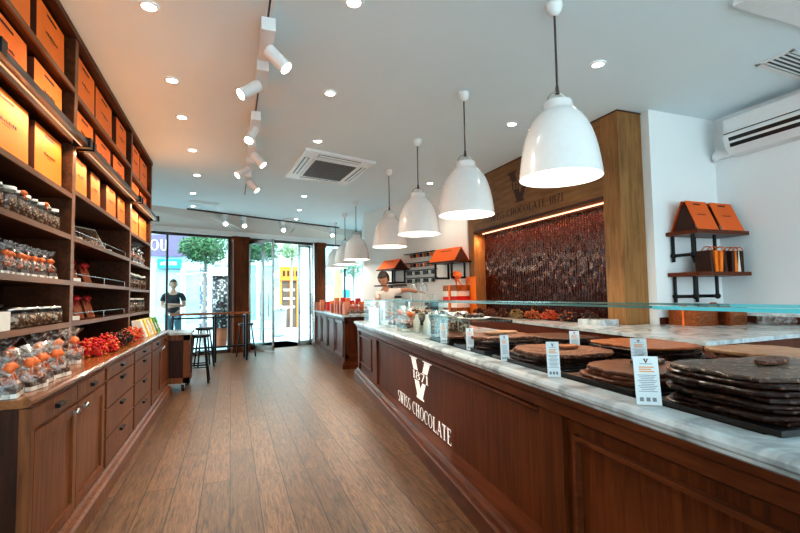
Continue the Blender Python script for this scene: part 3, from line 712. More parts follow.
for u0, u1, v0, v1 in ((.2, .8, .05, .12), (.2, .8, .88, .95), (.05, .12, .2, .8), (.88, .95, .2, .8)):
    f = cb(mb(), u0, u1, v0, v1, ZC-.037, ZC-.035).build('air_slot', BLACK, t)
    cu, cv = (.012, .03) if u1-u0 > .3 else (.03, .012)
    cb(mb(), u0+cu*.6, u1-cu*.6, v0+cv*.4, v1-cv*.6, ZC-.043, ZC-.037).build('flap', WHITEP, f)

# ceiling vents
def vent(c, w, l, rot, label, n=6):
    t = thing('ceiling_vent', label, 'vent', c); mt = Matrix.Translation(c) @ Matrix.Rotation(rot, 4, 'Z')
    m = mb()
    for a, b, cc_, dd in ((-w/2, -w/2+.04, -l/2, l/2), (w/2-.04, w/2, -l/2, l/2), (-w/2, w/2, -l/2, -l/2+.04), (-w/2, w/2, l/2-.04, l/2)): m.box((a, cc_, -.012), (b, dd, -.001))
    m.xf(mt).build('frame', WHITEP, t)
    mb().box((-w/2+.04, -l/2+.04, -.004), (w/2-.04, l/2-.04, -.002)).xf(mt).build('backing', BLACK, t)
    for k in range(n):
        y = -l/2+.04+(l-.08)*(k+.5)/n
        mb().box((-w/2+.04, y-.006, -.014), (w/2-.04, y+.006, -.004)).xf(mt).build('slat', WHITEP, t)
vent((4.98, 2.56, ZC), .95, .30, R(4), 'white slatted ceiling vent at the right above the wall unit', 5)
p = atz(204, 202.5, ZC); vent((p.x, p.y, ZC), .6, .25, R(20), 'small ceiling vent at the left near the shop front', 5)
p = atz(289, 230.5, 3.30); vent((p.x, p.y-1.0, ZC), .5, .2, R(25), 'small vent near the shop front above the entrance', 4)
# white box beam at the right edge
m = mb().box((3.36, 1.2, ZC-.04), (5.48, 2.12, ZC-.0005))
tag(m.build('ceiling_light_box', WHITEP, None, (3.3, 1.2, ZC)), 'white rectangular ceiling box in the upper right corner', 'ceiling box')

# wall air conditioner
t = thing('wall_air_conditioner', 'white split air conditioner mounted high on the right wall', 'air conditioner', (5.49, 3.0, 2.9))
pr = [(5.485, 3.36), (5.31, 3.36), (5.27, 3.32), (5.25, 3.10), (5.28, 3.00), (5.36, 2.93), (5.485, 2.92)]
def yext(m, prof, y0, y1):
    n = len(prof); return m.add([(x, y, z) for y in (y0, y1) for x, z in prof], [tuple(range(n)), tuple(reversed(range(n, 2*n)))]+[(i, n+i, n+(i+1) % n, (i+1) % n) for i in range(n)])
yext(mb(), pr, 2.30, 3.50).build('casing', WHITEP, t)
yext(mb(), [(5.262, 3.105), (5.246, 3.10), (5.275, 2.995), (5.29, 3.0)], 2.36, 3.44).build('outlet_slot', BLACK, t)
yext(mb(), [(5.255, 3.06), (5.236, 3.055), (5.244, 3.03), (5.262, 3.035)], 2.36, 3.44).build('louvre', WHITEP, t)
yext(mb(), [(5.26, 3.155), (5.245, 3.155), (5.245, 3.148), (5.26, 3.148)], 2.31, 3.49).build('seam', DGREY, t)
t = thing('pipe_conduit', 'white pipe duct leading from the wall air conditioner into the corner', 'pipe', (5.45, 3.6, 2.95))
mb().box((5.40, 3.50, 2.94), (5.485, 3.72, 3.03)).cyl((5.44, 3.70, 2.98), (5.44, 3.73, 2.98), .055, n=16).build('duct', WHITEP, t)

# pendants
def make_pendant(drop):
    t = thing('pendant_lamp', 'x', 'pendant lamp')
    zb = -1.27
    prof = [(.325*a, .635*b) for a, b in [(1, 0), (.985, .08), (.955, .2), (.915, .33), (.86, .46), (.79, .58), (.70, .69), (.60, .775), (.49, .84), (.405, .875), (.37, .91), (.365, .965), (.345, .99), (.30, 1)]]
    prof = [(r*.86, z*.86) for r, z in prof]
    out = [(r, zb+z) for r, z in prof]
    m = mb().lathe(out, n=48); sh = m.build('lamp_shade', LAMPW, t)
    inn = [(r-.006, zb+z+(.0 if i == 0 else -.004)) for i, (r, z) in enumerate(prof)]+[(.001, zb+.543)]
    mb().lathe([(.2795, zb), (.274, zb)]+inn[1:], n=48).build('shade_lining', LAMPI, sh)
    mb().lathe([(.0843, zb+.546), (.001, zb+.550)], n=32).build('cap', LAMPW, t)
    b = mb().ell((0, 0, zb+.25), (.055, .055, .07), 14, 8).cyl((0, 0, zb+.3), (0, 0, zb+.54), .022, n=10); b.build('bulb', emis('bulb_glow', (1, .93, .80), 4) if 'bulb_glow' not in bpy.data.materials else bpy.data.materials['bulb_glow'], t)
    pts = [(.092*math.cos(a), 0, zb+.515+.10*math.sin(a)) for a in [PI*i/12 for i in range(13)]]
    mb().tube(pts, .006, 6).build('bail', CHROME, t)
    mb().cyl((0, 0, zb+.605), (0, 0, zb+.66), .016, .01, 10).cyl((0, 0, zb+.64), (0, 0, -.06), .0075, n=8).build('cord', DGREY, t)
    mb().lathe([(.001, -.0005), (.055, -.0005), (.058, -.03), (.045, -.075), (.018, -.10), (.001, -.10)], n=20).build('ceiling_canopy', WHITEP, t)
    return t
pl = [(2.15, 2.55), (2.22, 4.03), (2.30, 5.465), (2.42, 6.98), (2.54, 9.55), (2.655, 11.05), (2.73, 12.49)]
pz = make_pendant(0)
for i, (x, y) in enumerate(pl):
    o = pz if i == 0 else dup(pz, (x, y, ZC))
    o.location = (x, y, ZC)
    o['label'] = 'white bell-shaped pendant lamp, '+['nearest and largest in view', 'second in the row', 'third in the row', 'fourth in the row', 'fifth in the row, before the far pair', 'sixth in the row, overlapping the last', 'last in the row near the window'][i]
    o['group'] = 'white bell-shaped pendant lamps in a row'
    lamp('POINT', (x, y, ZC-1.20), 12, (1, .93, .82), shadow_soft_size=.08)

# ------------------------------------------------------------------ wooden portal with chocolate wall
XP = 4.08; ZO = 2.48
t = thing('wooden_portal', 'tall light oak portal framing the chocolate wall on the right', 'wall frame', (XP, 5.5, 0))
mb().box((XP, 3.87, 0), (4.43, 4.12, ZC-.003)).build('right_pillar', W_PORT, t)
mb().box((XP, 7.16, 0), (4.5, 7.36, ZC-.003)).build('left_pillar', W_PORT, t)
fr = mb().box((XP, 4.12, ZO), (4.4, 7.16, ZC-.003)).build('frieze', W_PORTH, t)
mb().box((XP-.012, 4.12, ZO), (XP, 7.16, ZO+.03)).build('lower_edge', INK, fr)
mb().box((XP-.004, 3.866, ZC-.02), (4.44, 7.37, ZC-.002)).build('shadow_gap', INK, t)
U = (0, -1, 0); V = (0, 0, 1)
write('SWISS CHOCOLATE 1871', (XP-.004, 6.62, 2.595), U, V, .115, 1.84).build('lettering', INK, t)
emblem((XP-.004, 5.74, 2.775), U, V, .62, .50).build('emblem', INK, t)
lp = mb().box((XP+.17, 4.13, ZO-.014), (XP+.185, 7.15, ZO-.002)).build('lamp_strip', LED, t)
al = lamp('AREA', (XP+.10, 5.64, ZO-.04), 28, (1, .42, .20), shape='RECTANGLE', size=.05, size_y=2.9); al.data.energy = 20; al.rotation_euler = (0, R(18), 0)
for y in (7.12, 4.16):
    l = lamp('SPOT', (XP+.06, y, ZO-.03), 14, (1, .78, .45), spot_size=R(60), spot_blend=.9, shadow_soft_size=.02)
XC = XP+.24
t = thing('chocolate_waterfall', 'glossy dark brown panel of flowing chocolate ridges inside the oak portal', 'feature wall', (XC, 5.6, .95))
m = mb(); ny, nz = 300, 110; vs = []
for j in range(nz+1):
    for i in range(ny+1):
        y = 4.13+3.02*i/ny; z = .9+(ZO-.9)*j/nz
        yy = y+.012*noise.noise(Vector((y*3, z*2.5, 0)))
        rid = abs(math.sin(yy*PI/.052))**.7
        dx = .026*rid+.009*noise.noise(Vector((y*16, z*9, 3.1)))*min(1, (ZO-z)*2.2+.15)
        vs.append((XC-dx, y, z))
m.add(vs, [(j*(ny+1)+i, j*(ny+1)+i+1, (j+1)*(ny+1)+i+1, (j+1)*(ny+1)+i) for j in range(nz) for i in range(ny)], True)
m.build('flowing_sheet', streak_mat(), t)
mb().box((XC+.002, 4.12, .9), (XC+.06, 7.16, ZO)).build('backing_panel', CHOC_D, t)

# ------------------------------------------------------------------ back counter (runs along the portal and turns to the right wall)
ZB = 1.02
C0 = (3.17, 2.31); C1 = (3.93, 7.12)
poly = [C0, (5.485, 2.45), (5.485, 3.76), (4.42, 3.76), (4.42, 3.86), (4.07, 3.86), (4.07, 7.12), C1]
t = thing('back_counter', 'cherry wood back counter with marble top along the portal and right wall', 'counter', (3.2, 2.4, 0))
def inset(d): return [(C0[0]+d, C0[1]+d), (5.484, 2.45+d), (5.484, 3.755), (4.43, 3.755), (4.43, 3.862), (4.065, 3.862), (4.065, 7.1), (C1[0]+d*.6, 7.1)]
mb().prism(inset(.03), 0, ZB-.032).build('counter_body', W_RED, t)
mb().prism(poly, ZB-.032, ZB).build('countertop', MARB, t)
m = mb()
for a, b in ((3.30, 4.05), (4.17, 4.95)):
    for x0, x1, z0, z1 in ((a, a+.04, .15, .88), (b-.04, b, .15, .88), (a, b, .84, .88), (a, b, .15, .19)):
        yy = lambda x: C0[1]+.03+(x-C0[0])*.06
        m.hexa([(x0, yy(x0)-.015, z0), (x1, yy(x1)-.015, z0), (x1, yy(x1)+.02, z0), (x0, yy(x0)+.02, z0), (x0, yy(x0)-.015, z1), (x1, yy(x1)-.015, z1), (x1, yy(x1)+.02, z1), (x0, yy(x0)+.02, z1)])
m.build('panel_moulding', W_RED, t)
pm = mb(); pm.cyl((4.11, 2.375, .12), (4.11, 2.375, .86), .035, n=14); pm.cyl((4.11, 2.375, .86), (4.11, 2.375, .93), .05, n=14); pm.build('pilaster', W_DARK, t)
mb().box((5.455, 2.45, ZB), (5.485, 3.76, ZB+.075)).box((4.45, 3.735, ZB), (5.485, 3.76, ZB+.075)).build('splash_board', W_RED, t)
t = thing('bar_chair_back', 'dark brown rounded chair back at the right beyond the chocolate stacks', 'chair', (3.2, 1.75, 0))
cb_ = atz(791, 368, .82)
mb().tube([cb_+Vector((-.02+.02*k, -.0, 0))+Vector((.06*k, -.004*k*k, .0)) for k in range(8)], .03, 10).build('top_rail', W_DARK, t)
mb().cyl(cb_+Vector((.0, 0, 0)), cb_+Vector((.0, .02, -.80)), .018, n=8).cyl(cb_+Vector((.5, -.15, 0)), cb_+Vector((.5, -.15, -.80)), .018, n=8).build('post', W_DARK, t)
mb().prism([(cb_.x-.02, cb_.y-.05), (cb_.x+.5, cb_.y-.2), (cb_.x+.45, cb_.y-.6), (cb_.x, cb_.y-.45)], .42, .46).build('seat', W_DARK, t)
# marble riser block beside pillar
tag(mb().box((3.80, 3.95, ZB), (4.06, 4.30, ZB+.06)).build('marble_block', MARB, None, (3.9, 4.1, ZB)), 'small marble block on the back counter at the foot of the oak pillar', 'block')

# bronze wrapped boxes on the back counter
def bronze_box(c, w, d, h, label, g, mat=BRONZE):
    t = thing('wrapped_box', label, 'box', c, g)
    mb().prism([(c[0]-d/2, c[1]-w/2), (c[0]+d/2, c[1]-w/2), (c[0]+d/2, c[1]+w/2), (c[0]-d/2, c[1]+w/2)], c[2], c[2]+h).build('box_body', mat, t)
    mb().box((c[0]-d/2-.004, c[1]-.012, c[2]), (c[0]+d/2+.004, c[1]+.012, c[2]+h+.004)).build('ribbon', RIB, t)
    bow(mb(), (c[0]-d/2, c[1], c[2]+h), .04).build('bow', COPPER, t)
bronze_box((4.62, 3.50, ZB), .34, .28, .19, 'bronze foil gift box, left one by the alcove corner', 'bronze boxes by the alcove')
bronze_box((4.96, 3.42, ZB), .34, .26, .20, 'bronze foil gift box, right one by the alcove corner', 'bronze boxes by the alcove')
t = thing('cellophane_roll', 'crumpled clear cellophane lying on the back counter beside bronze boxes', 'wrapping', (5.1, 3.2, ZB))
m = mb()
for k in range(6): m.lathe([(.02, 0), (.05, .03), (.03, .07), (.06, .10)], (5.16+.045*k, 3.15-.03*k, ZB+.005), 8, wob=.3)
m.build('sheet', CELLO, t)
# sweet bags in front of the chocolate wall
mats = [CHOC_D, CHOC_N, CHOC_D, plain('olive_pralines', (.20, .16, .06), .5, var=.5, vs=60), CHOC_O, plain('red_orange_sweets', (.45, .07, .02), .4, var=.5, vs=60), CHOC_D, CHOC_D]
nms = ['dark brown', 'nutty brown', 'dark', 'olive green', 'orange brown', 'red orange', 'deep brown', 'near black']
for k in range(8):
    y = 6.9-.37*k
    t = make_heap(.30, .16, .13, mats[k], CHOC_N if k % 2 else COPPER); t.location = (3.99+.0*k, y, ZB+.002); t.name = 'sweet_bag'
    t['label'] = f'{nms[k]} heap of bagged sweets before the chocolate wall, {ORD[k]} from the left'; t['group'] = 'bagged sweets in front of the chocolate wall'

# wall shelves on the right wall
def wall_shelf(z, label):
    t = thing('wall_shelf', label, 'shelf', (5.49, 3.4, z), 'brown plank shelves on black pipe brackets')
    mb().prism([(4.62, 3.40), (5.44, 3.40), (5.44, 3.755), (4.60, 3.755)], z-.03, z+.012).build('plank', W_RED, t)
    for x in (4.68, 5.02):
        m = mb(); r = .018; y0, y1 = 3.50, 3.735
        m.tube([(x, y1, z-.03), (x, y1, z-.32)], r, 8).tube([(x, y1, z-.25), (x, y0, z-.25)], r, 8).tube([(x, y0, z-.25), (x, y0, z-.03)], r, 8)
        m.ell((x, y0, z-.25), (.032, .032, .032), 8, 6).ell((x, y1, z-.25), (.032, .032, .032), 8, 6)
        m.build('pipe_bracket', BLACKM, t)
wall_shelf(2.03, 'upper brown plank shelf on black pipe brackets on the right wall')
wall_shelf(1.575, 'lower brown plank shelf on black pipe brackets on the right wall')
def tent_bag(x0, x1, y0, y1, z, h, label, group, rot=0):
    """house-shaped orange carrier: two sloping sides meeting at a ridge"""
    t = thing('house_shaped_carrier', label, 'bag', ((x0+x1)/2, (y0+y1)/2, z), group)
    ym = (y0+y1)/2
    mb().add([(x0, y0, z), (x1, y0, z), (x1, ym-.02, z+h), (x0, ym-.02, z+h)], [(0, 1, 2, 3)]).add([(x0, y1, z), (x1, y1, z), (x1, ym+.02, z+h), (x0, ym+.02, z+h)], [(0, 1, 2, 3)]) \
        .add([(x0, ym-.02, z+h), (x1, ym-.02, z+h), (x1, ym+.02, z+h+.01), (x0, ym+.02, z+h+.01)], [(0, 1, 2, 3)]).build('sloping_sides', ORANGE_D, t)
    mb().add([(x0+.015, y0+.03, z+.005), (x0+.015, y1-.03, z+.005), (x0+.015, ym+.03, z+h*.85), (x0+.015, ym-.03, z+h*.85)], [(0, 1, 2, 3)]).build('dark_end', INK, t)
    def sl(u0, u1, v0, v1):
        P = lambda u, v: (x0+(x1-x0)*u, y0+(ym-.02-y0)*v-.003, z+h*v+.002)
        return mb().add([P(u0, v0), P(u1, v0), P(u1, v1), P(u0, v1)], [(0, 1, 2, 3)])
    sl(.33, .67, .86, .91).build('handle_slot', INK, t); sl(.30, .70, .50, .53).build('printed_text', INK, t)
    return t
tent_bag(4.66, 4.99, 3.42, 3.74, 2.045, .33, 'orange house-shaped carrier on the upper wall shelf, left one', 'house-shaped carriers on the upper wall shelf')
tent_bag(5.04, 5.40, 3.42, 3.74, 2.045, .33, 'orange house-shaped carrier on the upper wall shelf, right one', 'house-shaped carriers on the upper wall shelf')
for k, (x, mt, n_) in enumerate([(4.84, INK, 'black'), (4.90, ORANGE, 'orange'), (4.97, ORANGE, 'second orange'), (5.05, INK, 'second black'), (5.16, INK, 'third black'), (5.21, ORANGE, 'third orange'), (5.26, CREAM, 'cream'), (5.31, INK, 'last black')]):
    t = thing('small_paper_bag', f'small {n_} paper bag standing on the lower wall shelf, {ORD[k]} from the left', 'bag', (x, 3.4, 1.587), 'small bags on the lower wall shelf')
    tl = .02*(k % 3-1)
    mb().add([(x, 3.42, 1.588), (x+.045, 3.42, 1.588), (x+.045, 3.60, 1.588), (x, 3.60, 1.588), (x+tl, 3.42, 1.82), (x+.045+tl, 3.42, 1.82), (x+.045+tl, 3.60, 1.82), (x+tl, 3.60, 1.82)],
             [(0, 3, 2, 1), (4, 5, 6, 7), (0, 1, 5, 4), (1, 2, 6, 5), (2, 3, 7, 6), (3, 0, 4, 7)]).build('bag_body', mt, t)
    mb().tube([(x+.01+tl, 3.40, 1.82), (x+.02+tl, 3.43, 1.86), (x+.02+tl, 3.49, 1.86), (x+.01+tl, 3.52, 1.82)], .005, 5).build('handle', RIB, t)

# ------------------------------------------------------------------ main counter
def MX(y): return 1.232+.0995*y
def BX(y): return 1.073+.1178*y
Y0, Y1, CW = .15, 7.66, 1.26
cd = Vector((.0995, 1, 0)).normalized(); cn = Vector((1, -.0995, 0)).normalized()
def cp(y, t, z): return Vector((MX(y), y, z))+cn*t
t = thing('display_counter', 'long dark mahogany sales counter with rounded grey marble top on the right', 'counter', (MX(4), 4, 0))
mb().ext([(.015, .905), (.0, .915), (.0, .925), (-.012, .935), (-.012, .948), (0, .962), (.02, .966), (CW, .966), (CW, .905)], (MX(Y0), Y0), (MX(Y1), Y1)).build('countertop', MARB, t)
mb().ext([(.07, 0), (.07, .905), (CW-.03, .905), (CW-.03, 0)], (MX(Y0), Y0), (MX(Y1)-.003, Y1-.03)).build('counter_body', W_CTR, t)
# frieze, stiles, rails
mb().ext([(.055, .80), (.035, .815), (.035, .865), (.015, .88), (.015, .905), (.08, .905), (.08, .80)], (MX(Y0), Y0), (MX(Y1), Y1-.03)).build('top_moulding', W_CTRM, t)
segs = [(.15, 1.78), (1.98, 6.05), (6.35, 7.52)]
st_ = mb()
for a, b in ((1.78, 1.98), (6.05, 6.35), (7.50, 7.63)): st_.ext([(.045, .1), (.045, .81), (.08, .81), (.08, .1)], (MX(a), a), (MX(b), b))
st_.ext([(.045, .1), (.045, .175), (.08, .175), (.08, .1)], (MX(Y0), Y0), (MX(Y1), Y1-.03))
st_.build('panel_frame', W_CTR, t)
bm_ = mb()
for a, b in segs:
    if a == 1.98: 
        bm_.ext([(.052, .775), (.040, .785), (.040, .80), (.08, .80), (.08, .775)], (MX(a), a), (MX(b), b)); continue
    for z0, z1 in ((.725, .745), (.29, .31)): bm_.ext([(.04, z0), (.04, z1), (.075, z1), (.075, z0)], (MX(a+.08), a+.08), (MX(b-.08), b-.08))
    for yy in (a+.08, b-.10): bm_.ext([(.04, .29), (.04, .745), (.075, .745), (.075, .29)], (MX(yy), yy), (MX(yy+.022), yy+.022))
bm_.build('panel_bead', W_CTRM, t)
mb().ext([(0, 0), (0, .115), (.010, .125), (.022, .128), (.026, .150), (.045, .160), (.055, .178), (.3, .178), (.3, 0)], (BX(Y0), Y0), (BX(Y1)-.003, Y1-.02)).build('plinth', W_CTRM, t)
mb().ext([(.115, .9662), (.115, .9685), (1.20, .9685), (1.20, .9662)], (MX(.90), .90), (MX(4.1), 4.1)).build('dark_display_deck', plain('dark_glass_deck', (.012, .014, .014), .12), t)
Ud = -cd
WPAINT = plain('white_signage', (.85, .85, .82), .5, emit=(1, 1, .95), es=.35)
write('SWISS CHOCOLATE', cp(4.97, .0665, .195), Ud, V, .125, 1.70).build('lettering', WPAINT, t)
emblem(cp(4.10, .0665, .385), Ud, V, .72, .40).build('emblem', WPAINT, t)

# glass display case on the counter
GT = 1.327
t = thing('glass_display_case', 'low clear glass display case standing on the marble counter', 'display case', (MX(4), 4, .966))
def slab(m, y0, y1, t0, t1, z0, z1):
    return m.hexa([cp(y0, t0, z0), cp(y0, t1, z0), cp(y1, t1, z0), cp(y1, t0, z0), cp(y0, t0, z1), cp(y0, t1, z1), cp(y1, t1, z1), cp(y1, t0, z1)])
for y0, y1, th in ((.35, 1.295, .012), (1.30, 3.5, .009), (3.505, 5.9, .009), (5.905, 7.5, .009)):
    g = slab(mb(), y0, y1, .13, .50, GT-th, GT).build('top_glass', GLASSC, t)
    e_ = slab(mb(), y0, y1, .126, .1295, GT-th, GT+.0005); e_.build('glass_edge', GEDGE if y0 < 1 else GEDGED, g)
    if y0 > 1: slab(mb(), y0, y1, .5005, .504, GT-th, GT+.0005).build('glass_edge', GEDGED, g)
    else:
        slab(mb(), y0, y1, .5005, .504, GT-th, GT+.0005).build('glass_edge', GEDGE, g)
for y0, y1 in ((3.505, 5.9), (5.905, 7.5)):
    slab(mb(), y0+.004, y1-.004, .135, .143, .967, GT-.01).build('front_glass', GLASSC, t)
for y in (.37, 5.90, 7.48):
    slab(mb(), y-.008, y+.008, .47, .49, .967, GT-.01).build('support_post', CHROME, t)
slab(mb(), 3.55, 7.46, .35, .75, 1.14, 1.15).build('middle_shelf', GLASS, t)
slab(mb(), 3.55, 7.46, .75, .765, 1.125, 1.155).build('shelf_rail', BLACKM, t)
for y in (6.2, 6.32): slab(mb(), y-.02, y+.02, .14, .17, .967, GT-.01).build('corner_post', CHROME, t)
# white menu board at the far end
tag(slab(mb(), 6.45, 7.40, .20, .215, .968, 1.20).build('menu_board', plain('white_acrylic', (.88, .93, .92), .3, emit=(.9, 1, .98), es=.3), None, cp(6.9, .2, .968)), 'white acrylic board standing at the far end of the display case', 'board')

# trays, slabs, tags
def chunk(w, d, seed, jag=.06, n=44, sq=4.0):
    rnd = random.Random(seed); pts = []; ph = rnd.uniform(0, 6)
    for i in range(n):
        a = 2*PI*i/n; c, s = math.cos(a), math.sin(a)
        r = (abs(c)**sq+abs(s)**sq)**(-1/sq)*(1+rnd.uniform(-jag, jag)*.6+jag*.4*math.sin(3*a+ph))
        pts.append((r*c*w/2, r*s*d/2))
    return pts
def slab_piece(c, w, d, th, seed, mat, label, group, rot=0, tilt=(0, 0), bumpy=0, sq=4.0, name='chocolate_slab'):
    poly = chunk(w, d, seed, .065, sq=sq); m = mb()
    n = len(poly)
    wz = [max(0, .006*noise.noise(Vector((p[0]*7, p[1]*7, seed*1.7)))) for p in poly]
    vs = [(p[0]*.99, p[1]*.99, 0) for p in poly]+[(p[0], p[1], th*.25) for p in poly]+[(p[0]*1.004, p[1]*1.004, th*.75+wz[i]*.5) for i, p in enumerate(poly)]+[(p[0]*.985, p[1]*.985, th+wz[i]) for i, p in enumerate(poly)]
    rings = 4
    for kk in (.66, .33):
        vs += [(p[0]*kk, p[1]*kk, th+bumpy*noise.noise(Vector((p[0]*kk*18, p[1]*kk*18, seed)))) for p in poly]; rings += 1
    vs.append((0, 0, th))
    fs = [tuple(reversed(range(n)))]+[(k*n+i, k*n+(i+1) % n, (k+1)*n+(i+1) % n, (k+1)*n+i) for k in range(rings-1) for i in range(n)]
    fs += [((rings-1)*n+i, (rings-1)*n+(i+1) % n, rings*n) for i in range(n)]
    m.add(vs, fs)
    o = m.build(name, mat, None, (0, 0, 0)); o.location = c; o.rotation_euler = (tilt[0], tilt[1], rot)
    return tag(o, label, 'chocolate', group)
CR = math.atan2(-.0995, 1)
def stack(yc, tc, w, d, n, mat, topmat, desc, sd, th=.02, top_piece=None, bumpy=.004, tray=True, sq=4.0, gap=.003):
    """w across the counter, d along it"""
    c = cp(yc, tc, 0)
    tr = thing('black_tray', f'black tray under the {desc}', 'tray', (c.x, c.y, .969), 'black trays on the counter')
    m = mb(); W2, D2 = w/2+.02, d/2+.02
    mt = Matrix.Translation((c.x, c.y, .969)) @ Matrix.Rotation(CR, 4, 'Z')
    m.box((-W2, -D2, 0), (W2, D2, .008))
    for a, b, e_, f in ((-W2-.008, -W2, -D2-.008, D2+.008), (W2, W2+.008, -D2-.008, D2+.008), (-W2, W2, -D2-.008, -D2), (-W2, W2, D2, D2+.008)): m.box((a, e_, 0), (b, f, .016))
    m.xf(mt).build('tray_body', BLACK, tr)
    z = .969+.0085; rnd = random.Random(sd)
    for k in range(n):
        last = k == n-1
        lbl = f'top slab of the {desc}' if last else f'slab lying inside the {desc}'
        slab_piece((c.x+rnd.uniform(-.018, .018), c.y+rnd.uniform(-.02, .02), z), w*rnd.uniform(.93, 1.0), d*rnd.uniform(.93, 1.0), th, sd*31+k, topmat if last else mat, lbl, 'slabs in the '+desc,
                   CR+rnd.uniform(-.07, .07), (0, 0), bumpy, sq)
        z += th+gap
    if top_piece:
        dx, dy, pw, pd, pm, pl_ = top_piece
        slab_piece((c.x+dx, c.y+dy, z+.002), pw, pd, .014, sd*77, pm, pl_, None, .3+CR, (0, 0), .003, 2.6, 'broken_chocolate_piece')
    return z
stack(1.11, .455, .61, .45, 8, CHOC_D, CHOC_DN, 'nearest tall stack of dark nut chocolate', 3, .0140, (.07, .05, .20, .07, CHOC_N, 'broken nut chocolate piece lying on the nearest tall stack'), sq=6)
stack(1.69, .40, .46, .46, 3, CHOC_M, CHOC_M, 'smooth milk chocolate stack behind the biggest tag', 5, .017, (.10, .03, .20, .11, CHOC_DN, 'dark broken piece lying on the smooth milk chocolate stack'), .002, sq=3)
stack(2.33, .42, .54, .58, 3, CHOC_D, CHOC_N, 'round hazelnut chocolate stack in the middle front', 8, .020, (.05, .0, .16, .10, CHOC_O, 'caramel coloured piece lying on the hazelnut stack'), .008, sq=2.6)
stack(3.10, .42, .50, .52, 4, CHOC_D, CHOC_N, 'fourth chocolate stack in the front row', 11, .021, (.03, .05, .30, .14, CHOC_L, 'pale flat piece lying on the fourth chocolate stack'), .006, sq=3)
stack(3.82, .42, .46, .46, 2, CHOC_D, CHOC_M, 'low dark stack before the jars', 13, .02, None, .004)
stack(1.50, .99, .38, .50, 6, CHOC_M, CHOC_L, 'pale milk chocolate stack in the rear row at the right', 17, .018, None, .002, sq=3.4)
stack(2.25, .96, .50, .62, 6, CHOC_D, CHOC_O, 'caramel chocolate stack in the rear row', 19, .012, None, .002, sq=3.2)
stack(3.15, .98, .44, .60, 3, CHOC_D, CHOC_D, 'dark chocolate stack at the far end of the rear row', 23, .018, None, .002)

PAPER = plain('tag_paper', (.66, .70, .71), .5, var=.03)
GREYT = plain('grey_print', (.20, .21, .22), .6); ORT = plain('orange_print', (.75, .32, .10), .6)
def price_tag(px, pyb, pyt, pw, label, zb=.970, ang=None, t_=None):
    c = atz(px, pyb, zb); dep = (c-CAM).dot(cF); w = pw*dep/FPX; 
    h = (pyb-pyt)*dep/FPX*1.0
    t = thing('product_tag', label, 'tag', c, 'product tags along the chocolate stacks')
    a = math.atan2(-c.x, c.y)*.75 if ang is None else ang
    mt = Matrix.Translation(c) @ Matrix.Rotation(a, 4, 'Z') @ Matrix.Rotation(R(-12), 4, 'X')
    mb().box((-w/2, 0, 0), (w/2, .003, h)).xf(mt).build('card', PAPER, t)
    F = lambda m, x0, x1, z0, z1: m.add([(x0*w, -.0012, z0*h), (x1*w, -.0012, z0*h), (x1*w, -.0012, z1*h), (x0*w, -.0012, z1*h)], [(0, 1, 2, 3)])
    m = mb(); m.add([(-.10*w, -.0012, .95*h), (-.02*w, -.0012, .95*h), (.01*w, -.0012, .88*h), (-.01*w, -.0012, .86*h)], [(0, 1, 2, 3)])
    m.add([(.05*w, -.0012, .95*h), (.11*w, -.0012, .95*h), (.02*w, -.0012, .86*h), (-.01*w, -.0012, .86*h)], [(0, 1, 2, 3)])
    m.xf(mt).build('emblem', INK, t)
    g = mb(); o_ = mb(); F(g, -.25, .25, .835, .848)
    for r_ in range(3):
        F(o_, -.30, .30-.1*(r_ % 2), .76-.045*r_, .785-.045*r_)
    for r_ in range(10):
        wl = .38-.06*((r_*7) % 3); F(g, -wl, wl, .60-.037*r_, .612-.037*r_)
    for x0 in (-.36, -.10, .14): F(g, x0, x0+.16, .07, .15)
    g.xf(mt).build('small_print', GREYT, t); o_.xf(mt).build('heading', ORT, t)
for a in [(649.5, 405, 357, 23, 'largest product tag, in front of the smooth milk chocolate stack'), (554.5, 377, 342, 12.5, 'product tag leaning before the round hazelnut stack'),
          (505.5, 361, 335, 8.5, 'product tag leaning before the fourth chocolate stack'), (470.5, 350, 328, 7.5, 'product tag before the low dark stack'),
          (444, 343, 323, 6.5, 'farthest product tag, beside the jars')]: price_tag(*a)
for a in [(640.5, 366, 338.5, 15, 'product tag standing behind the largest one, by the caramel chocolate'), (575.5, 351.5, 331, 9.5, 'product tag standing between the hazelnut and caramel stacks')]: price_tag(*a, zb=.975)

# jars and bottles further along the counter
def bottle(c, h, r, mat, label, g):
    t = thing('bottle', label, 'bottle', c, g)
    mb().lathe([(.001, 0), (r, 0), (r, h*.55), (r*.45, h*.72), (r*.40, h*.9), (.001, h*.9)], c, 14).build('bottle_body', mat, t)
    mb().lathe([(r*.45, h*.9), (r*.45, h), (.001, h)], c, 10).build('cap', BLACK if mat != BLACK else CREAM, t)
k = 0
for y, tt, ft, lm, lb in [(4.15, .42, CARD, CHROME, 'steel lid'), (4.35, .62, CARDW, CHROME, 'steel lid'), (4.60, .40, CARD, CHROME, 'steel lid'), (4.85, .62, CHOC_D, CHROME, 'steel lid')]:
    j = make_jar(.075, .24, ft, lm, None); j.location = cp(y, tt, .967); j.name = 'sweet_jar'
    j['label'] = f'tall glass praline jar with {lb} on the counter, {ORD[k]} after the low dark stack'; j['group'] = 'tall praline jars on the counter'; k += 1
for k, (y, tt, m_, l) in enumerate([(4.45, .26, CREAM, 'white bottle beside the tall praline jars, nearer one'), (4.75, .24, CREAM, 'white bottle beside the tall praline jars, farther one'), (4.98, .5, CHOC_D, 'dark bottle behind the white bottles')]):
    bottle(cp(y, tt, .967), .24, .038, m_, l, 'bottles beside the praline jars')
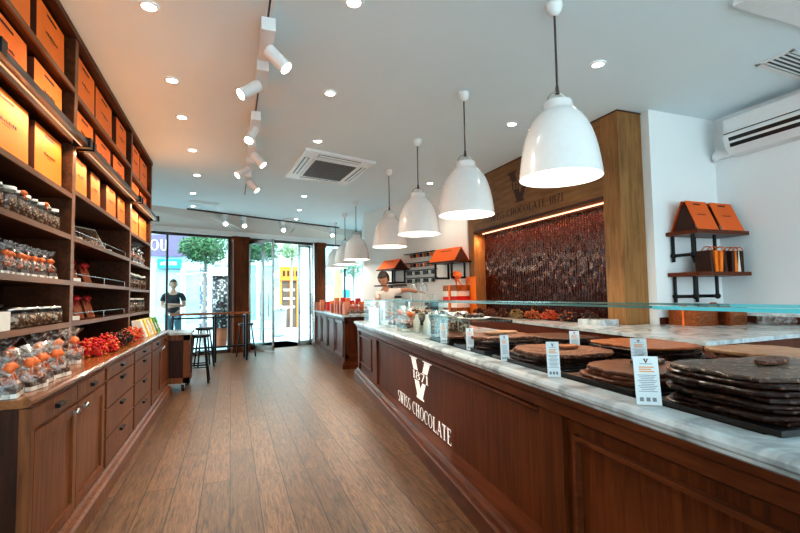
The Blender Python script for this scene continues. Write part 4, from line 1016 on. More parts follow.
for k, (y, tt, m1, m2) in enumerate([(5.15, .24, RIB, CHOC_O), (5.45, .30, CHOC_O, RED), (5.62, .55, CHOC_D, COPPER), (5.85, .30, RED, CHOC_O)]):
    p = make_packet(.22, .20, .28, [CARDO, CHOC_O, CHOC_D, RED][k], RIB if k != 2 else COPPER); p.location = cp(y, tt, .967); p.name = 'cellophane_bag'
    p['label'] = f'{["orange", "caramel brown", "dark brown", "red"][k]} cellophane sweet bag in the far half of the glass case'; p['group'] = 'cellophane bags in the glass case'
def plate(c, label, mat):
    t = thing('pastry_plate', label, 'plate', c, 'plates in the glass case')
    mb().lathe([(.001, .002), (.12, .002), (.16, .014), (.155, .018), (.12, .008), (.001, .008)], c, 24).build('plate_dish', CREAM, t)
    m = mb()
    for q_ in range(7):
        a = q_*.9; m.ell((c[0]+.075*math.cos(a), c[1]+.075*math.sin(a), c[2]+.03), (.035, .035, .024), 8, 6)
    m.build('pastries', mat, t)
plate(cp(6.15, .34, .967), 'plate of light pastries at the left of the case floor', CARDO)
plate(cp(5.92, .62, .967), 'plate of dark pastries on the case floor', CHOC_N)
for k, (y, m_, n_) in enumerate([(3.9, CHOC_D, 'dark'), (4.4, CARDW, 'pale'), (4.9, CHOC_D, 'brownish'), (5.4, CARDW, 'creamy'), (6.0, CHOC_N, 'nutty')]):
    plate(cp(y, .55, 1.151), f'plate of {n_} sweets on the middle glass shelf', m_)

# ------------------------------------------------------------------ front island cabinet
ZI = 1.03
t = thing('island_cabinet', 'panelled dark wood island cabinet with marble top near the entrance', 'cabinet', (2.2, 9, 0))
ip = lambda y: 2.02+.0455*(y-8.68)
P_ = lambda d: [(ip(8.62)+d, 8.62+d), (ip(8.62)+.60, 8.62+d), (ip(12.9)+.60, 12.9), (ip(12.9)+d, 12.9)]
mb().prism(P_(.03), .1, ZI-.04).build('cabinet_body', W_CTR, t)
mb().prism(P_(-.02), 0, .1).prism(P_(.0), .1, .14).build('plinth', W_CTR, t)
mb().prism(P_(-.02), ZI-.04, ZI).build('countertop', MARB, t)
for k in range(4):
    a = 8.75+1.02*k; b = a+.90; m = mb()
    for z0, z1 in ((.22, .27), (.86, .91)): m.ext([(-.0, z0), (-.0, z1), (.04, z1), (.04, z0)], (ip(a)+.01, a), (ip(b)+.01, b))
    for y in (a, b-.06): m.ext([(0, .22), (0, .91), (.04, .91), (.04, .22)], (ip(y)+.01, y), (ip(y+.06)+.01, y+.06))
    m.build('front_panel', W_CTRM if k == 0 else W_CTR, t)
m = mb()
for a, b, c, d in ((2.06, 2.12, .2, .92), (2.53, 2.59, .2, .92), (2.06, 2.59, .2, .27), (2.06, 2.59, .86, .92)): m.box((a, 8.63, c), (b, 8.66, d))
m.build('end_moulding', W_CTR, t)
def cup(x, y, h, r, m_, label, g):
    t = thing('copper_box', label, 'box', (x, y, ZI), g)
    mb().prism([(x-r, y-r), (x+r, y-r), (x+r, y+r), (x-r, y+r)], ZI+.001, ZI+h).build('box_body', m_, t)
    mb().box((x-r-.003, y-.01, ZI+.001), (x+r+.003, y+.01, ZI+h+.003)).build('ribbon', RIB, t)
ci = 0
for y in (8.85, 9.05, 9.28, 9.55, 9.9, 10.3, 11.6, 12.1):
    for x in (2.16, 2.42):
        cup(x+random.uniform(-.02, .02), y, random.uniform(.2, .34), .05, [COPPER, RIB, COPPER, RED][ci % 4],
            f'upright gift box on the island, {ORD[ci//2]} pair from near end, {"aisle" if ci % 2 == 0 else "staff"} side', 'upright gift boxes on the island'); ci += 1
for k in range(5):
    j = make_packet(.16, .13, .20, CHOC_O, COPPER); j.location = (2.22+.13*k, 8.74, ZI+.001)
    j['label'] = f'brown praline bag on the near edge of the island, {ORD[k]} from the left'; j['group'] = 'praline bags on the near edge of the island'

# ------------------------------------------------------------------ coffee corner on the angled wall
wd = Vector((-.277, 1, 0)).normalized(); wn = Vector((-1, -.277, 0)).normalized()   # wn points into the room
W0 = Vector((4.06, 7.36, 0))
def wall_at(px, py, off=0):
    d = ray(px, py); n = Vector((1, .277, 0)); q0 = W0+wn*off
    tt = (q0-CAM).dot(n)/d.dot(n); return CAM+d*tt
def wbox(m, s0, s1, o0, o1, z0, z1):
    P = lambda s, o, z: W0+wd*s+wn*o+Vector((0, 0, z))
    return m.hexa([P(s0, o1, z0), P(s0, o0, z0), P(s1, o0, z0), P(s1, o1, z0), P(s0, o1, z1), P(s0, o0, z1), P(s1, o0, z1), P(s1, o1, z1)])
def sof(px, off=0): p = wall_at(px, 280, off); return (p-W0).dot(wd)
for k, z in enumerate((2.26, 2.06, 1.90, 1.74)):
    s0, s1 = sof(438), sof(407)
    t = thing('tasting_rail', f'thin dark wall rail of chocolate bars in the coffee corner, {ORD[k]} from the top', 'wall rail', W0+Vector((0, 0, z)), 'rails of chocolate bars in the coffee corner')
    wbox(mb(), s0, s1, .005, .08, z, z+.012).build('rail', BLACKM, t)
    n = 7 if k < 2 else 10
    for i in range(n):
        a = s0+.06+(s1-s0-.12)*(i+(.5 if k > 1 else .8))/n*(1 if k > 1 else .85); 
        b = wbox(mb(), a-.024, a+.024, .02, .06, z-.085, z-.012)
        tag(b.build('chocolate_bar', [RIB, CHOC_D, COPPER, CHOC_D][i % 4] if k < 2 else [CHOC_D, CREAM, CHOC_D][i % 3], None, W0+wd*a+Vector((0, 0, z))),
            f'small wrapped bar under the {ORD[k]} wall rail, {ORD[i]} from the right', 'chocolate bar', f'bars under the {ORD[k]} wall rail')
        wbox(mb(), a-.01, a+.01, .03, .06, z-.014, z+.002).build('hook', BLACKM, b_) if False else None
def wall_carrier(pxl, pxr, z, h, label):
    s1, s0 = sof(pxl, .2), sof(pxr, .2)
    t = thing('wall_shelf', 'narrow black-bracket shelf under the '+label, 'shelf', W0+wd*s0+Vector((0, 0, z)), 'shelves in the coffee corner')
    wbox(mb(), s0-.02, s1+.02, .003, .42, z-.03, z-.003).build('plank', W_DARK, t)
    for s in (s0+.12, s1-.15):
        m = mb(); P = lambda o, zz: W0+wd*s+wn*o+Vector((0, 0, zz))
        m.tube([P(.36, z-.03), P(.36, z-.30), P(.02, z-.30)], .02, 6); m.tube([P(.04, z-.3), P(.04, z-.03)], .02, 6); m.build('pipe_bracket', BLACKM, t)
    c = thing('house_shaped_carrier', label, 'bag', W0+wd*s0+Vector((0, 0, z)), 'orange carriers in the coffee corner')
    P = lambda s, o, zz: W0+wd*s+wn*o+Vector((0, 0, zz))
    mb().add([P(s0, .40, z), P(s1, .40, z), P(s1, .22, z+h), P(s0, .22, z+h), P(s0, .03, z), P(s1, .03, z)], [(0, 3, 2, 1), (4, 5, 2, 3)]).build('sloping_sides', ORANGE_D, c)
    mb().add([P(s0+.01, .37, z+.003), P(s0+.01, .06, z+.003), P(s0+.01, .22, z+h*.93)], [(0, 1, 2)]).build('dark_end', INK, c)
    mb().add([P(s0+(s1-s0)*.3, .272, z+h*.75), P(s0+(s1-s0)*.7, .272, z+h*.75), P(s0+(s1-s0)*.7, .263, z+h*.8), P(s0+(s1-s0)*.3, .263, z+h*.8)], [(0, 1, 2, 3)]).build('handle_slot', INK, c)
wall_carrier(437, 463, 2.0, .25, 'large orange house-shaped carrier at the right of the coffee corner')
wall_carrier(385, 402, 1.97, .20, 'orange house-shaped carrier at the left of the coffee corner')
# lower shelf with dark brackets at the left
t = thing('bracket_shelf', 'low plank shelf on black brackets behind the barista', 'shelf', W0+Vector((0, 0, 1.6)))
s0, s1 = sof(407), sof(385)
wbox(mb(), s0, s1, .003, .30, 1.60, 1.63).build('plank', W_DARK, t)
m = mb()
for s in (s0+.2, s1-.3):
    P = lambda o, zz: W0+wd*s+wn*o+Vector((0, 0, zz)); m.tube([P(.26, 1.6), P(.26, 1.36), P(.02, 1.36)], .018, 6)
m.build('bracket', BLACKM, t)
# back bar
t = thing('coffee_bar', 'white back bar with steel top along the coffee corner wall', 'counter', W0+wd*1.5)
wbox(mb(), .15, 2.6, .005, .46, 0, .92).build('cabinet', WALLW, t); wbox(mb(), .13, 2.6, .005, .48, .92, .96).build('worktop', CHROME, t)
for k, px in enumerate((411, 421)):
    s = sof(px, .25); t = thing('water_tap', f'curved steel tap on the back bar, {"left" if k == 0 else "right"} one', 'tap', W0+wd*s+wn*.25+Vector((0, 0, .96)), 'steel taps on the back bar')
    P = lambda a, z: W0+wd*(s+a)+wn*.25+Vector((0, 0, z))
    mb().tube([P(0, .96), P(0, 1.52)]+[P(-.09+.09*math.cos(a), 1.52+.09*math.sin(a)) for a in [PI*i/8 for i in range(9)]]+[P(-.18, 1.46)], .014, 8).build('spout', CHROME, t)
t = thing('coffee_machine', 'low steel coffee machine on the back bar', 'coffee machine', W0+wd*2.3+Vector((0, 0, .96)))
wbox(mb(), 1.85, 2.5, .06, .40, .962, 1.30).build('housing', CHROME, t); wbox(mb(), 1.9, 2.45, .40, .44, 1.05, 1.18).build('front_panel', BLACK, t); wbox(mb(), 1.82, 2.53, .05, .42, 1.30, 1.33).build('cup_rail', CHROME, t)
t = thing('coffee_grinder', 'black coffee grinder on the back bar', 'grinder', W0+wd*.8+Vector((0, 0, .96)))
wbox(mb(), .62, .79, .2, .40, .962, 1.25).build('housing', BLACK, t)
c = W0+wd*.705+wn*.30+Vector((0, 0, 1.25)); mb().lathe([(.05, 0), (.08, .14), (.08, .16), (.001, .16)], c, 14).build('hopper', JARG, t)
# standing orange sign panel and ribboned boxes at right
t = thing('orange_sign', 'upright orange card panel beside the left side of the oak portal', 'sign', (3.93, 7.02, .96))
a1, a2 = atx(466, 298, 4.0), atx(476, 298, 3.96)
z1 = 1.70
mb().hexa([Vector((a1.x, a1.y, ZB)), Vector((a2.x, a2.y, ZB)), Vector((a2.x+.02, a2.y+.02, ZB)), Vector((a1.x+.02, a1.y+.02, ZB)), Vector((a1.x, a1.y, z1)), Vector((a2.x, a2.y, z1)), Vector((a2.x+.02, a2.y+.02, z1)), Vector((a1.x+.02, a1.y+.02, z1))]).build('card', ORANGE, t)
p = wall_at(457, 285, .25); s = (p-W0).dot(wd)
for k in range(3):
    t = thing('ribboned_box', f'white and brown chocolate box with orange ribbon, {["lowest", "middle", "topmost"][k]} of the pile beside the orange sign', 'box', W0+wd*s+Vector((0, 0, .97+.2*k)), 'pile of ribboned boxes')
    b = wbox(mb(), s-.17, s+.17, .10, .42, .962+.20*k, 1.055+.20*k); b.build('box_body', CREAM, t)
    wbox(mb(), s-.18, s+.18, .09, .43, 1.056+.20*k, 1.155+.20*k).build('box_lid', RED if k == 1 else CHOC_O, t)
    wbox(mb(), s-.02, s+.03, .08, .44, .963+.20*k, 1.16+.20*k).build('ribbon', RIB, t)
t = thing('orange_bow', 'big orange bow on top of the ribboned box pile', 'bow', W0+wd*s+wn*.45+Vector((0, 0, 1.57)))
bow(mb(), W0+wd*s+wn*.27+Vector((0, 0, 1.70)), .11).build('loops', RIB, t)

# ------------------------------------------------------------------ people
def skin_chain(nodes, edges, name, mat, parent, sub=2):
    me = bpy.data.meshes.new(name); off = root_loc(parent)
    me.from_pydata([Vector(n[0])-off for n in nodes], edges, []); o = bpy.data.objects.new(name, me); COL.objects.link(o); o.parent = parent
    md = o.modifiers.new('skin', 'SKIN'); md.use_smooth_shade = True
    sv = me.skin_vertices[0].data if me.skin_vertices else None
    if sv is None: me.attributes
    for i, n in enumerate(nodes):
        r = n[1]; sv[i].radius = r if isinstance(r, tuple) else (r, r); sv[i].use_root = (i == 0)
    s = o.modifiers.new('sub', 'SUBSURF'); s.levels = sub; s.render_levels = sub
    me.materials.append(mat); return o
def mk_skin(nodes, edges, name, mat, parent, sub=2):
    me = bpy.data.meshes.new(name+'_tmp'); me.from_pydata([Vector(n[0]) for n in nodes], edges, [])
    o = bpy.data.objects.new('tmp', me); COL.objects.link(o)
    md = o.modifiers.new('skin', 'SKIN'); md.use_smooth_shade = True
    for i, n in enumerate(nodes):
        r = n[1]; me.skin_vertices[0].data[i].radius = r if isinstance(r, tuple) else (r, r); me.skin_vertices[0].data[i].use_root = (i == 0)
    s = o.modifiers.new('sub', 'SUBSURF'); s.levels = sub
    dg = bpy.context.evaluated_depsgraph_get(); ev = o.evaluated_get(dg); em = bpy.data.meshes.new_from_object(ev)
    bpy.data.objects.remove(o); m = mb(); m.add([v.co.copy() for v in em.vertices], [tuple(p.vertices) for p in em.polygons], True)
    return m
def head_mesh(c, fwd, r=.115):
    """head with brow, nose, chin, ears; c = centre, fwd = facing direction"""
    m = mb(); n, k = 28, 20; fwd = Vector(fwd).normalized(); right = fwd.cross(Vector((0, 0, 1))).normalized(); up = right.cross(fwd); vs = []
    for j in range(k+1):
        th = PI*j/k
        for i in range(n):
            a = 2*PI*i/n; x = math.sin(th)*math.cos(a); y = math.sin(th)*math.sin(a); z = math.cos(th)   # x forward, y side
            sx, sy, sz = .95, .76, 1.12
            if z < 0: sy *= 1+.28*z; sx *= 1+.12*z
            q = Vector((x*sx, y*sy, z*sz))
            if x > .6:
                g = math.exp(-((y/.16)**2)-((z+.12)/.20)**2); q.x += .22*g
                g = math.exp(-((abs(y)-.30)/.15)**2-((z-.08)/.12)**2); q.x -= .10*g
                g = math.exp(-((y/.25)**2)-((z+.48)/.07)**2); q.x += .06*g
                g = math.exp(-((y/.3)**2)-((z+.80)/.15)**2); q.x += .10*g
            if abs(y) > .8: q.y += .12*math.copysign(1, y)*math.exp(-(x/.16)**2-((z+.02)/.25)**2)
            vs.append(Vector(c)+(fwd*q.x+right*q.y+up*q.z)*r)
    m.add(vs, [(j*n+i, j*n+(i+1) % n, (j+1)*n+(i+1) % n, (j+1)*n+i) for j in range(k) for i in range(n)], True)
    face = mb()
    for s in (-1, 1): face.ell(Vector(c)+(fwd*.84+right*.30*s+up*.06)*r, (r*.10, r*.10, r*.07), 8, 6)
    lips = mb().ell(Vector(c)+(fwd*.90-up*.50)*r, (r*.14, r*.14, r*.05), 10, 6)
    hair = mb(); hv = []
    for j in range(11):
        th = PI*.62*j/10
        for i in range(n):
            a = 2*PI*i/n; x = math.sin(th)*math.cos(a); y = math.sin(th)*math.sin(a); z = math.cos(th)
            if x > .3 and z < .45: z = .45+(z-.45)*.05; x = min(x, .86)
            hv.append(Vector(c)+(fwd*(x*1.02-.03)+right*y*.84+up*z*1.2)*r)
    hair.add(hv, [(j*n+i, j*n+(i+1) % n, (j+1)*n+(i+1) % n, (j+1)*n+i) for j in range(10) for i in range(n)], True)
    return m, face, lips, hair
def hand(m, wrist, d, palm_n, s=1):
    d = Vector(d).normalized(); pn = Vector(palm_n).normalized(); side = d.cross(pn).normalized()
    w = Vector(wrist); nodes = [(w, (.024, .018)), (w+d*.045, (.036, .016)), (w+d*.085, (.036, .014))]; edges = [(0, 1), (1, 2)]
    h = mk_skin(nodes, edges, 'palm', SKIN, None, 1); m.add(h.v, h.f, True)
    for k, (o, L) in enumerate(((-.030, .068), (-.010, .080), (.010, .075), (.029, .058))):
        b = w+d*.080+side*o; c1 = b+d*L*.5+pn*.004; c2 = b+d*L*.85+pn*.022
        f = mk_skin([(b, .0085), (c1, .008), (c2, .0065)], [(0, 1), (1, 2)], 'finger', SKIN, None, 1); m.add(f.v, f.f, True)
    b = w+d*.030-side*.030*s; f = mk_skin([(b, .011), (b+(d-side*.9*s).normalized()*.035, .0095), (b+(d-side*.5*s).normalized()*.062, .007)], [(0, 1), (1, 2)], 'thumb', SKIN, None, 1); m.add(f.v, f.f, True)

# man outside the window with crossed arms
ox, oy = -1.36, 12.75
t = thing('person', 'person with crossed arms in a dark T-shirt standing outside the left window', 'person', (ox, oy, 0))
O = Vector((ox, oy, 0)); P = lambda x, y, z: O+Vector((x, y, z))
hip, ch, nk = P(0, 0, 1.0), P(0, .0, 1.36), P(0, 0, 1.60)
body = mk_skin([(hip, (.16, .11)), (P(0, 0, 1.18), (.145, .105)), (ch, (.17, .12)), (P(0, 0, 1.50), (.11, .08)), (nk, .055), (P(0, -.01, 1.68), .055),
  (P(-.19, 0, 1.50), .06), (P(-.26, -.05, 1.22), .046), (P(-.08, -.20, 1.20), .038), (P(.12, -.20, 1.23), .03),
  (P(.19, 0, 1.50), .06), (P(.26, -.05, 1.22), .046), (P(.08, -.23, 1.25), .038), (P(-.12, -.23, 1.27), .03),
  (P(-.10, 0, .95), .09), (P(-.12, 0, .52), .062), (P(-.12, .02, .09), .042), (P(-.13, -.12, .045), .04),
  (P(.10, 0, .95), .09), (P(.12, 0, .52), .062), (P(.12, .02, .09), .042), (P(.13, -.12, .045), .04)],
  [(0, 1), (1, 2), (2, 3), (3, 4), (4, 5), (3, 6), (6, 7), (7, 8), (8, 9), (3, 10), (10, 11), (11, 12), (12, 13), (0, 14), (14, 15), (15, 16), (16, 17), (0, 18), (18, 19), (19, 20), (20, 21)], 'b', SKIN, None)
hm, fc, lp_, hr = head_mesh(P(0, -.02, 1.765), (.25, -1, 0)); body.add(hm.v, hm.f, True)
hand(body, P(.12, -.20, 1.23), (1, .25, .05), (0, 1, 0)); hand(body, P(-.12, -.23, 1.27), (-1, .25, .05), (0, 1, 0), -1)
body.build('body', SKIN, t); fc.build('eyes', HAIR, t); lp_.build('lips', RED, t); hr.build('hair', HAIR, t)
TEE = plain('dark_grey_cotton', (.035, .045, .055), .8, var=.1); JEAN = plain('faded_denim', (.16, .30, .38), .8, var=.15, vs=30)
mk_skin([(P(0, 0, .98), (.175, .125)), (P(0, 0, 1.18), (.16, .12)), (ch, (.185, .135)), (P(0, 0, 1.50), (.125, .095)), (P(0, 0, 1.57), .065), (P(-.20, 0, 1.50), .075), (P(-.25, -.03, 1.32), .068), (P(.20, 0, 1.50), .075), (P(.25, -.03, 1.32), .068)],
        [(0, 1), (1, 2), (2, 3), (3, 4), (3, 5), (5, 6), (3, 7), (7, 8)], 't', TEE, None).build('t_shirt', TEE, t)
mk_skin([(P(0, 0, 1.0), (.17, .12)), (P(-.10, 0, .93), .105), (P(-.12, 0, .52), .078), (P(-.12, .02, .12), .065), (P(.10, 0, .93), .105), (P(.12, 0, .52), .078), (P(.12, .02, .12), .065)],
        [(0, 1), (1, 2), (2, 3), (0, 4), (4, 5), (5, 6)], 'j', JEAN, None).build('jeans', JEAN, t)
for s in (-1, 1): mk_skin([(P(s*.12, .05, .05), .05), (P(s*.125, -.05, .045), .05), (P(s*.135, -.15, .035), .036)], [(0, 1), (1, 2)], 's', BLACK, None).build('shoe', BLACK, t)

# barista bending behind the counter
ox, oy = 2.70, 8.10
t = thing('person', 'person in a light T-shirt bending and reaching right behind the glass case', 'person', (ox, oy, 0))
O = Vector((ox, oy, 0))
hip = P(.05, .10, .95)
sh = P(-.02, -.10, 1.44)
nodes = [(hip, (.15, .11)), (P(.04, .05, 1.15), (.14, .105)), (P(.01, -.04, 1.33), (.16, .115)), (sh, (.12, .08)), (P(-.05, -.17, 1.54), .055), (P(-.07, -.20, 1.59), .055),
  (P(.17, -.10, 1.46), .058), (P(.40, -.06, 1.50), .044), (P(.62, -.12, 1.46), .030),
  (P(-.18, -.12, 1.42), .058), (P(-.22, -.22, 1.18), .044), (P(-.10, -.40, 1.10), .030),
  (P(-.08, .10, .90), .09), (P(-.10, .02, .50), .062), (P(-.10, .08, .09), .042), (P(-.11, -.06, .045), .04),
  (P(.14, .10, .90), .09), (P(.14, .02, .50), .062), (P(.14, .08, .09), .042), (P(.15, -.06, .045), .04)]
body = mk_skin(nodes, [(0, 1), (1, 2), (2, 3), (3, 4), (4, 5), (3, 6), (6, 7), (7, 8), (3, 9), (9, 10), (10, 11), (0, 12), (12, 13), (13, 14), (14, 15), (0, 16), (16, 17), (17, 18), (18, 19)], 'b', SKIND, None)
hm, fc, lp_, hr = head_mesh(P(-.11, -.25, 1.70), (-.55, -.7, -.55), .125); body.add(hm.v, hm.f, True)
hand(body, P(.62, -.12, 1.46), (1, -.2, -.2), (0, 0, -1)); hand(body, P(-.10, -.40, 1.10), (.5, -.8, -.3), (0, 0, -1), -1)
body.build('body', SKIND, t); fc.build('eyes', HAIR, t); lp_.build('lips', RED, t); hr.build('hair', HAIR, t)
LT = plain('pale_grey_cotton', (.72, .66, .60), .8, var=.08)
mk_skin([(P(.05, .10, .93), (.165, .125)), (P(.04, .05, 1.15), (.155, .12)), (P(.01, -.04, 1.33), (.175, .13)), (P(-.02, -.10, 1.44), (.135, .095)), (P(-.04, -.14, 1.50), .065), (P(.18, -.10, 1.46), .072), (P(.30, -.08, 1.48), .064), (P(-.19, -.12, 1.42), .072), (P(-.21, -.17, 1.30), .064)],
        [(0, 1), (1, 2), (2, 3), (3, 4), (3, 5), (5, 6), (3, 7), (7, 8)], 't', LT, None).build('t_shirt', LT, t)
mk_skin([(P(.05, .10, .97), (.16, .12)), (P(-.08, .10, .90), .10), (P(-.10, .02, .50), .078), (P(-.10, .08, .12), .065), (P(.14, .10, .90), .10), (P(.14, .02, .50), .078), (P(.14, .08, .12), .065)],
        [(0, 1), (1, 2), (2, 3), (0, 4), (4, 5), (5, 6)], 'j', BLACK, None).build('trousers', BLACK, t)

# ------------------------------------------------------------------ outside
PAVE = plain('pale_paving', (.55, .66, .69), .6, var=.10, vs=3)
struct(mb().add([(-30, -30, -.02), (30, -30, -.02), (30, -3.21, -.02), (-30, -3.21, -.02)], [(0, 1, 2, 3)]).add([(-30, fy(-30), -.02), (30, fy(30), -.02), (30, 60, -.02), (-30, 60, -.02)], [(0, 1, 2, 3)]), 'ground', PAVE)
MATM = plain('entrance_mat', (.12, .28, .33), .3, var=.2, vs=8)
o = mb().add([fpt(.42, -.02, .004), fpt(2.26, -.02, .004), fpt(2.26, 1.6, .004), fpt(.42, 1.6, .004)], [(0, 1, 2, 3)]).prism([tuple(fpt(.42, -.02, 0)[:2]), tuple(fpt(2.26, -.02, 0)[:2]), tuple(fpt(2.26, 1.6, 0)[:2]), tuple(fpt(.42, 1.6, 0)[:2])], -.015, .004).build('door_mat', MATM)
tag(o, 'dark teal mat lying just outside the open entrance', 'mat')
WB = plain('bright_render', (.62, .74, .76), .7, var=.03)
PURP = plain('purple_fascia', (.14, .11, .20), .5); BLUES = plain('blue_sign', (.02, .30, .50), .4); WINB = plain('shop_window', (.28, .42, .44), .15, var=.5, vs=1.3)
SHELL = plain('white_stone', (.8, .84, .84), .7)
def P20(px, z, Y=20): q_ = aty(px, 299, Y); return Vector((q_.x, Y, z))
t = thing('shop_building', 'shop across the street with purple fascia and blue sign at the left', 'building', (-3, 20, 0))
x0, x1 = P20(120, 0).x, P20(205, 0).x
mb().box((x0, 20.1, 0), (x1, 24, 8)).build('wall', WB, t)
mb().box((x0, 19.95, 3.1), (x1, 20.1, 3.95)).build('fascia', PURP, t)
write('OU', (P20(149.5, 0).x, 19.93, 3.32), (1, 0, 0), V, .42, .66).build('lettering', WPAINT, t)
bx0, bx1 = P20(157, 0).x, P20(181, 0).x
sg = mb().box((bx0, 19.9, 2.62), (bx1, 20.05, 2.98)).build('blue_panel', BLUES, t)
m = mb(); x = bx0+.12
while x < bx1-.15: m.box((x, 19.885, 2.74), (x+.06, 19.9, 2.74+random.choice((.10, .14)))); x += .10
m.build('sign_text', WPAINT, sg)
for a, b in ((154, 181), (185, 203)):
    w = mb().box((P20(a, 0).x, 20.0, .5), (P20(b, 0).x, 20.12, 2.55)).build('shop_window', WINB, t)
    mb().box((P20(a, 0).x-.05, 19.97, .4), (P20(a, 0).x+.02, 20.1, 2.6)).box((P20(b, 0).x-.02, 19.97, .4), (P20(b, 0).x+.05, 20.1, 2.6)).build('frame', WB, w)
t = thing('white_facade', 'bright white facade across the street behind the left post', 'building', (0, 22, 0))
x1b = P20(280, 0, 22).x
mb().box((x1, 22, 0), (x1b, 25, 9)).build('wall', WB, t)
for a, b in ((214, 222), (225, 228), (248, 256), (264, 272)):
    w = mb().box((P20(a, 0, 22).x, 21.95, .4), (P20(b, 0, 22).x, 22, 2.9)).build('window', WINB, t)
    mb().box((P20(a, 0, 22).x, 21.9, 2.9), (P20(b, 0, 22).x, 22, 3.0)).build('lintel', WB, w)
BLUEP = plain('pale_blue_panel', (.2, .42, .60), .5)
for z in (1.9, 2.7): mb().box((P20(273, 0, 22).x, 21.93, z), (P20(279, 0, 22).x, 22, z+.45)).build('notice_panel', BLUEP, t)
t = thing('orange_shop', 'shop with glowing orange fascia across the street beyond the entrance', 'building', (3, 22, 0))
AMB = plain('amber_fascia', (.55, .20, .02), .5, emit=(1, .35, .05), es=.1); DARKI = plain('shop_interior', (.10, .07, .05), .5, var=.6, vs=2)
xa_, xb_ = P20(280, 0, 22).x, P20(299, 0, 22).x
mb().box((xa_, 22.05, 0), (xb_+.6, 25, 9)).build('wall', WB, t)
fa = mb().box((xa_, 21.9, 2.2), (xb_, 22.05, 2.85)).build('fascia', AMB, t)
m = mb()
for k in range(4): m.box((xa_+.12+.2*k, 21.88, 2.4), (xa_+.22+.2*k, 21.9, 2.65))
m.build('dark_lettering', INK, fa)
mb().box((xa_+.08, 21.98, 0), (xb_-.12, 22.05, 2.2)).build('shop_window', DARKI, t)
for x in (xa_, (xa_+xb_)/2, xb_-.12): mb().box((x, 21.93, 0), (x+.08, 22.05, 2.2)).build('orange_frame', AMB, t)
m = mb()
for z in (.9, 1.3, 1.7): m.box((xa_+.15, 21.95, z), (xb_-.2, 21.98, z+.10))
m.build('lit_shelf', CREAM, t)
t = thing('pale_building', 'pale building seen through the right window behind the island', 'building', (6, 24, 0))
mb().box((xb_+.6, 24, 0), (14, 27, 9)).build('wall', WB, t)
for a, b, z0, z1 in ((324, 333, 2.0, 4.2), (336, 342, .8, 3.0), (344, 355, 2.9, 4.6)):
    w = mb().box((P20(a, 0, 24).x, 23.95, z0), (P20(b, 0, 24).x, 24, z1)).build('window', WINB, t)
    mb().box((P20(a, 0, 24).x-.05, 23.9, z0-.1), (P20(b, 0, 24).x+.05, 24, z0)).build('sill', WB, w)
t = thing('blue_kiosk', 'small blue sign box outside the right window', 'sign', (5, 20, 0))
a = P20(343.5, 0, 20).x; b = P20(350, 0, 20).x; mb().box((a, 20, .9), (b, 20.2, 1.7)).build('panel', BLUES, t); mb().box(((a+b)/2-.04, 20.05, 0), ((a+b)/2+.04, 20.13, .9)).build('post', CHROME, t)
t = thing('yellow_parasol', 'folded yellow parasol outside the right window', 'parasol', (4.4, 19, 0))
c = P20(338, 0, 19); mb().lathe([(.02, 2.9), (.12, 2.4), (.2, 1.5), (.22, 1.2)], c, 12, wob=.1).build('canopy', plain('pale_yellow_canvas', (.6, .5, .2), .6), t); mb().cyl(c, c+Vector((0, 0, 2.95)), .03, n=8).build('pole', CHROME, t)
# trees
LEAF = plain('leaf_green', (.06, .17, .07), .5, var=.6, vs=5); LEAFP = plain('pale_leaf', (.16, .30, .13), .5, var=.5, vs=5); BARK = plain('grey_bark', (.28, .26, .24), .8, var=.3)
def tree(c, zt, cz, r, rz, n, mat, label, ls=.11):
    c = Vector(c); t = thing('street_tree', label, 'tree', c, 'street trees outside')
    mb().cyl(c, (c.x+.05, c.y, cz), .06, .04, 10).cyl((c.x+.05, c.y, cz-.2), (c.x+r*.4, c.y, cz+rz*.4), .03, .012, 6).cyl((c.x+.05, c.y, cz-.3), (c.x-r*.4, c.y, cz+rz*.3), .03, .012, 6).build('trunk', BARK, t)
    m = mb(); rnd = random.Random(n)
    for k in range(n):
        v = Vector((rnd.gauss(0, 1), rnd.gauss(0, 1), rnd.gauss(0, 1))).normalized(); q_ = rnd.random()**.33*(1+.15*math.sin(v.x*7)*math.cos(v.z*6))
        p = Vector((c.x+v.x*r*q_, c.y+v.y*r*.8*q_, cz+v.z*rz*q_)); a = Vector((rnd.gauss(0, 1), rnd.gauss(0, 1), rnd.gauss(0, 1))).normalized(); b = a.orthogonal().normalized()
        m.add([p, p+a*ls*.5+b*ls*.22, p+a*ls, p+a*ls*.5-b*ls*.22], [(0, 1, 2, 3)])
    m.build('foliage', mat, t)
tree((-.78, 15.0, 0), 0, 2.95, .72, .50, 2600, LEAF, 'round-crowned street tree outside the left window')
tree((.95, 15.9, 0), 0, 3.05, .62, .48, 2000, LEAF, 'round-crowned street tree at the left of the entrance')
tree((2.35, 19.5, 0), 0, 3.35, .50, .42, 900, LEAFP, 'small pale tree across the street beyond the entrance')
tree((4.75, 18.5, 0), 0, 2.6, .55, .45, 700, LEAF, 'small dark tree outside the right window')
t = thing('litter_bin', 'grey-blue cylindrical litter bin on the pavement outside the entrance', 'bin', (1.55, 17.5, 0))
c = P20(279, 0, 17.2); c.z = 0
mb().lathe([(.24, .05), (.26, .8), (.27, .95)], c, 20).cyl(c, c+Vector((0, 0, .06)), .2, n=16).build('bin_body', plain('bin_grey', (.30, .42, .45), .4), t); mb().lathe([(.29, .95), (.29, 1.02), (.1, 1.12), (.001, 1.12)], c, 20).build('lid', CHROME, t)
t = thing('patterned_display_column', 'dark patterned display column with white cap in a red pot outside', 'display stand', (0, 14.5, 0))
c = P20(221, 0, 14.3); c.z = 0
mb().lathe([(.15, 0), (.22, .55), (.001, .55)], c, 16).build('red_pot', plain('terracotta', (.42, .13, .06), .7), t)
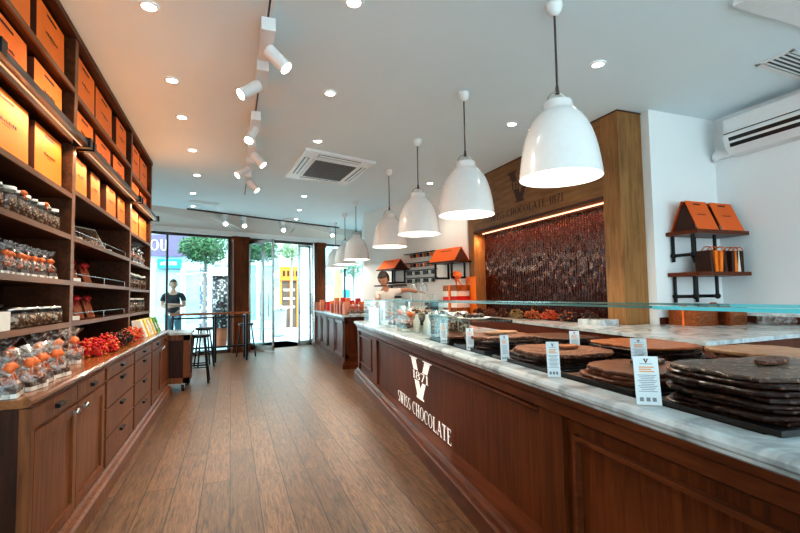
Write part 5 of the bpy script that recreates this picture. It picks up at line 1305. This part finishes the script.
mb().lathe([(.23, .55), (.26, 1.2), (.24, 2.05), (.001, 2.05)], c, 18, wob=.05).build('column_body', speckle('pattern', (.03, .03, .035), (.6, .62, .62), 16, .53, .6, .1), t)
mb().lathe([(.30, 2.05), (.28, 2.12), (.2, 2.3), (.001, 2.32)], c, 18).build('cap', WHITEP, t)
t = thing('banner_stand', 'tall patterned banner standing outside left of the post', 'banner', (-.6, 16, 0))
a = P20(199.5, 0, 17); b = P20(207.5, 0, 17)
mb().box((a.x, 17, .3), (b.x, 17.04, 2.5)).build('printed_panel', speckle('banner_print', (.10, .14, .22), (.72, .78, .80), 7, .5, .5, .05), t); mb().box((a.x, 16.9, 0), (b.x, 17.14, .06)).build('foot', CHROME, t)

# ------------------------------------------------------------------ light
w = bpy.data.worlds.new('world'); bpy.context.scene.world = w; w.use_nodes = True; nt = w.node_tree
bg = nt.nodes['Background']; sky = nt.nodes.new('ShaderNodeTexSky'); sky.sky_type = 'HOSEK_WILKIE'; sky.turbidity = 4; sky.ground_albedo = .7
sky.sun_direction = Vector((.2, -.5, .85)).normalized()
mixn = nt.nodes.new('ShaderNodeMix'); mixn.data_type = 'RGBA'; mixn.inputs[0].default_value = .75; mixn.inputs[7].default_value = (.72, .92, 1.0, 1)
nt.links.new(sky.outputs[0], mixn.inputs[6]); nt.links.new(mixn.outputs[2], bg.inputs[0]); bg.inputs[1].default_value = 3.3
s = lamp('SUN', (0, 0, 20), 5.0, (1, .98, .95), angle=.02); s.rotation_euler = Vector((.15, -.55, .95)).to_track_quat('Z', 'Y').to_euler()

sc = bpy.context.scene
sc.view_settings.view_transform = 'Standard'; sc.view_settings.look = 'Medium High Contrast'; sc.view_settings.exposure = 0.46
sc.cycles.use_denoising = True
sc.cycles.max_bounces = 8; sc.cycles.diffuse_bounces = 4; sc.cycles.glossy_bounces = 3; sc.cycles.transparent_max_bounces = 24
sc.cycles.sample_clamp_indirect = 6
for o in list(COL.objects):
    if o.type == 'LIGHT': o['kind'] = 'helper'
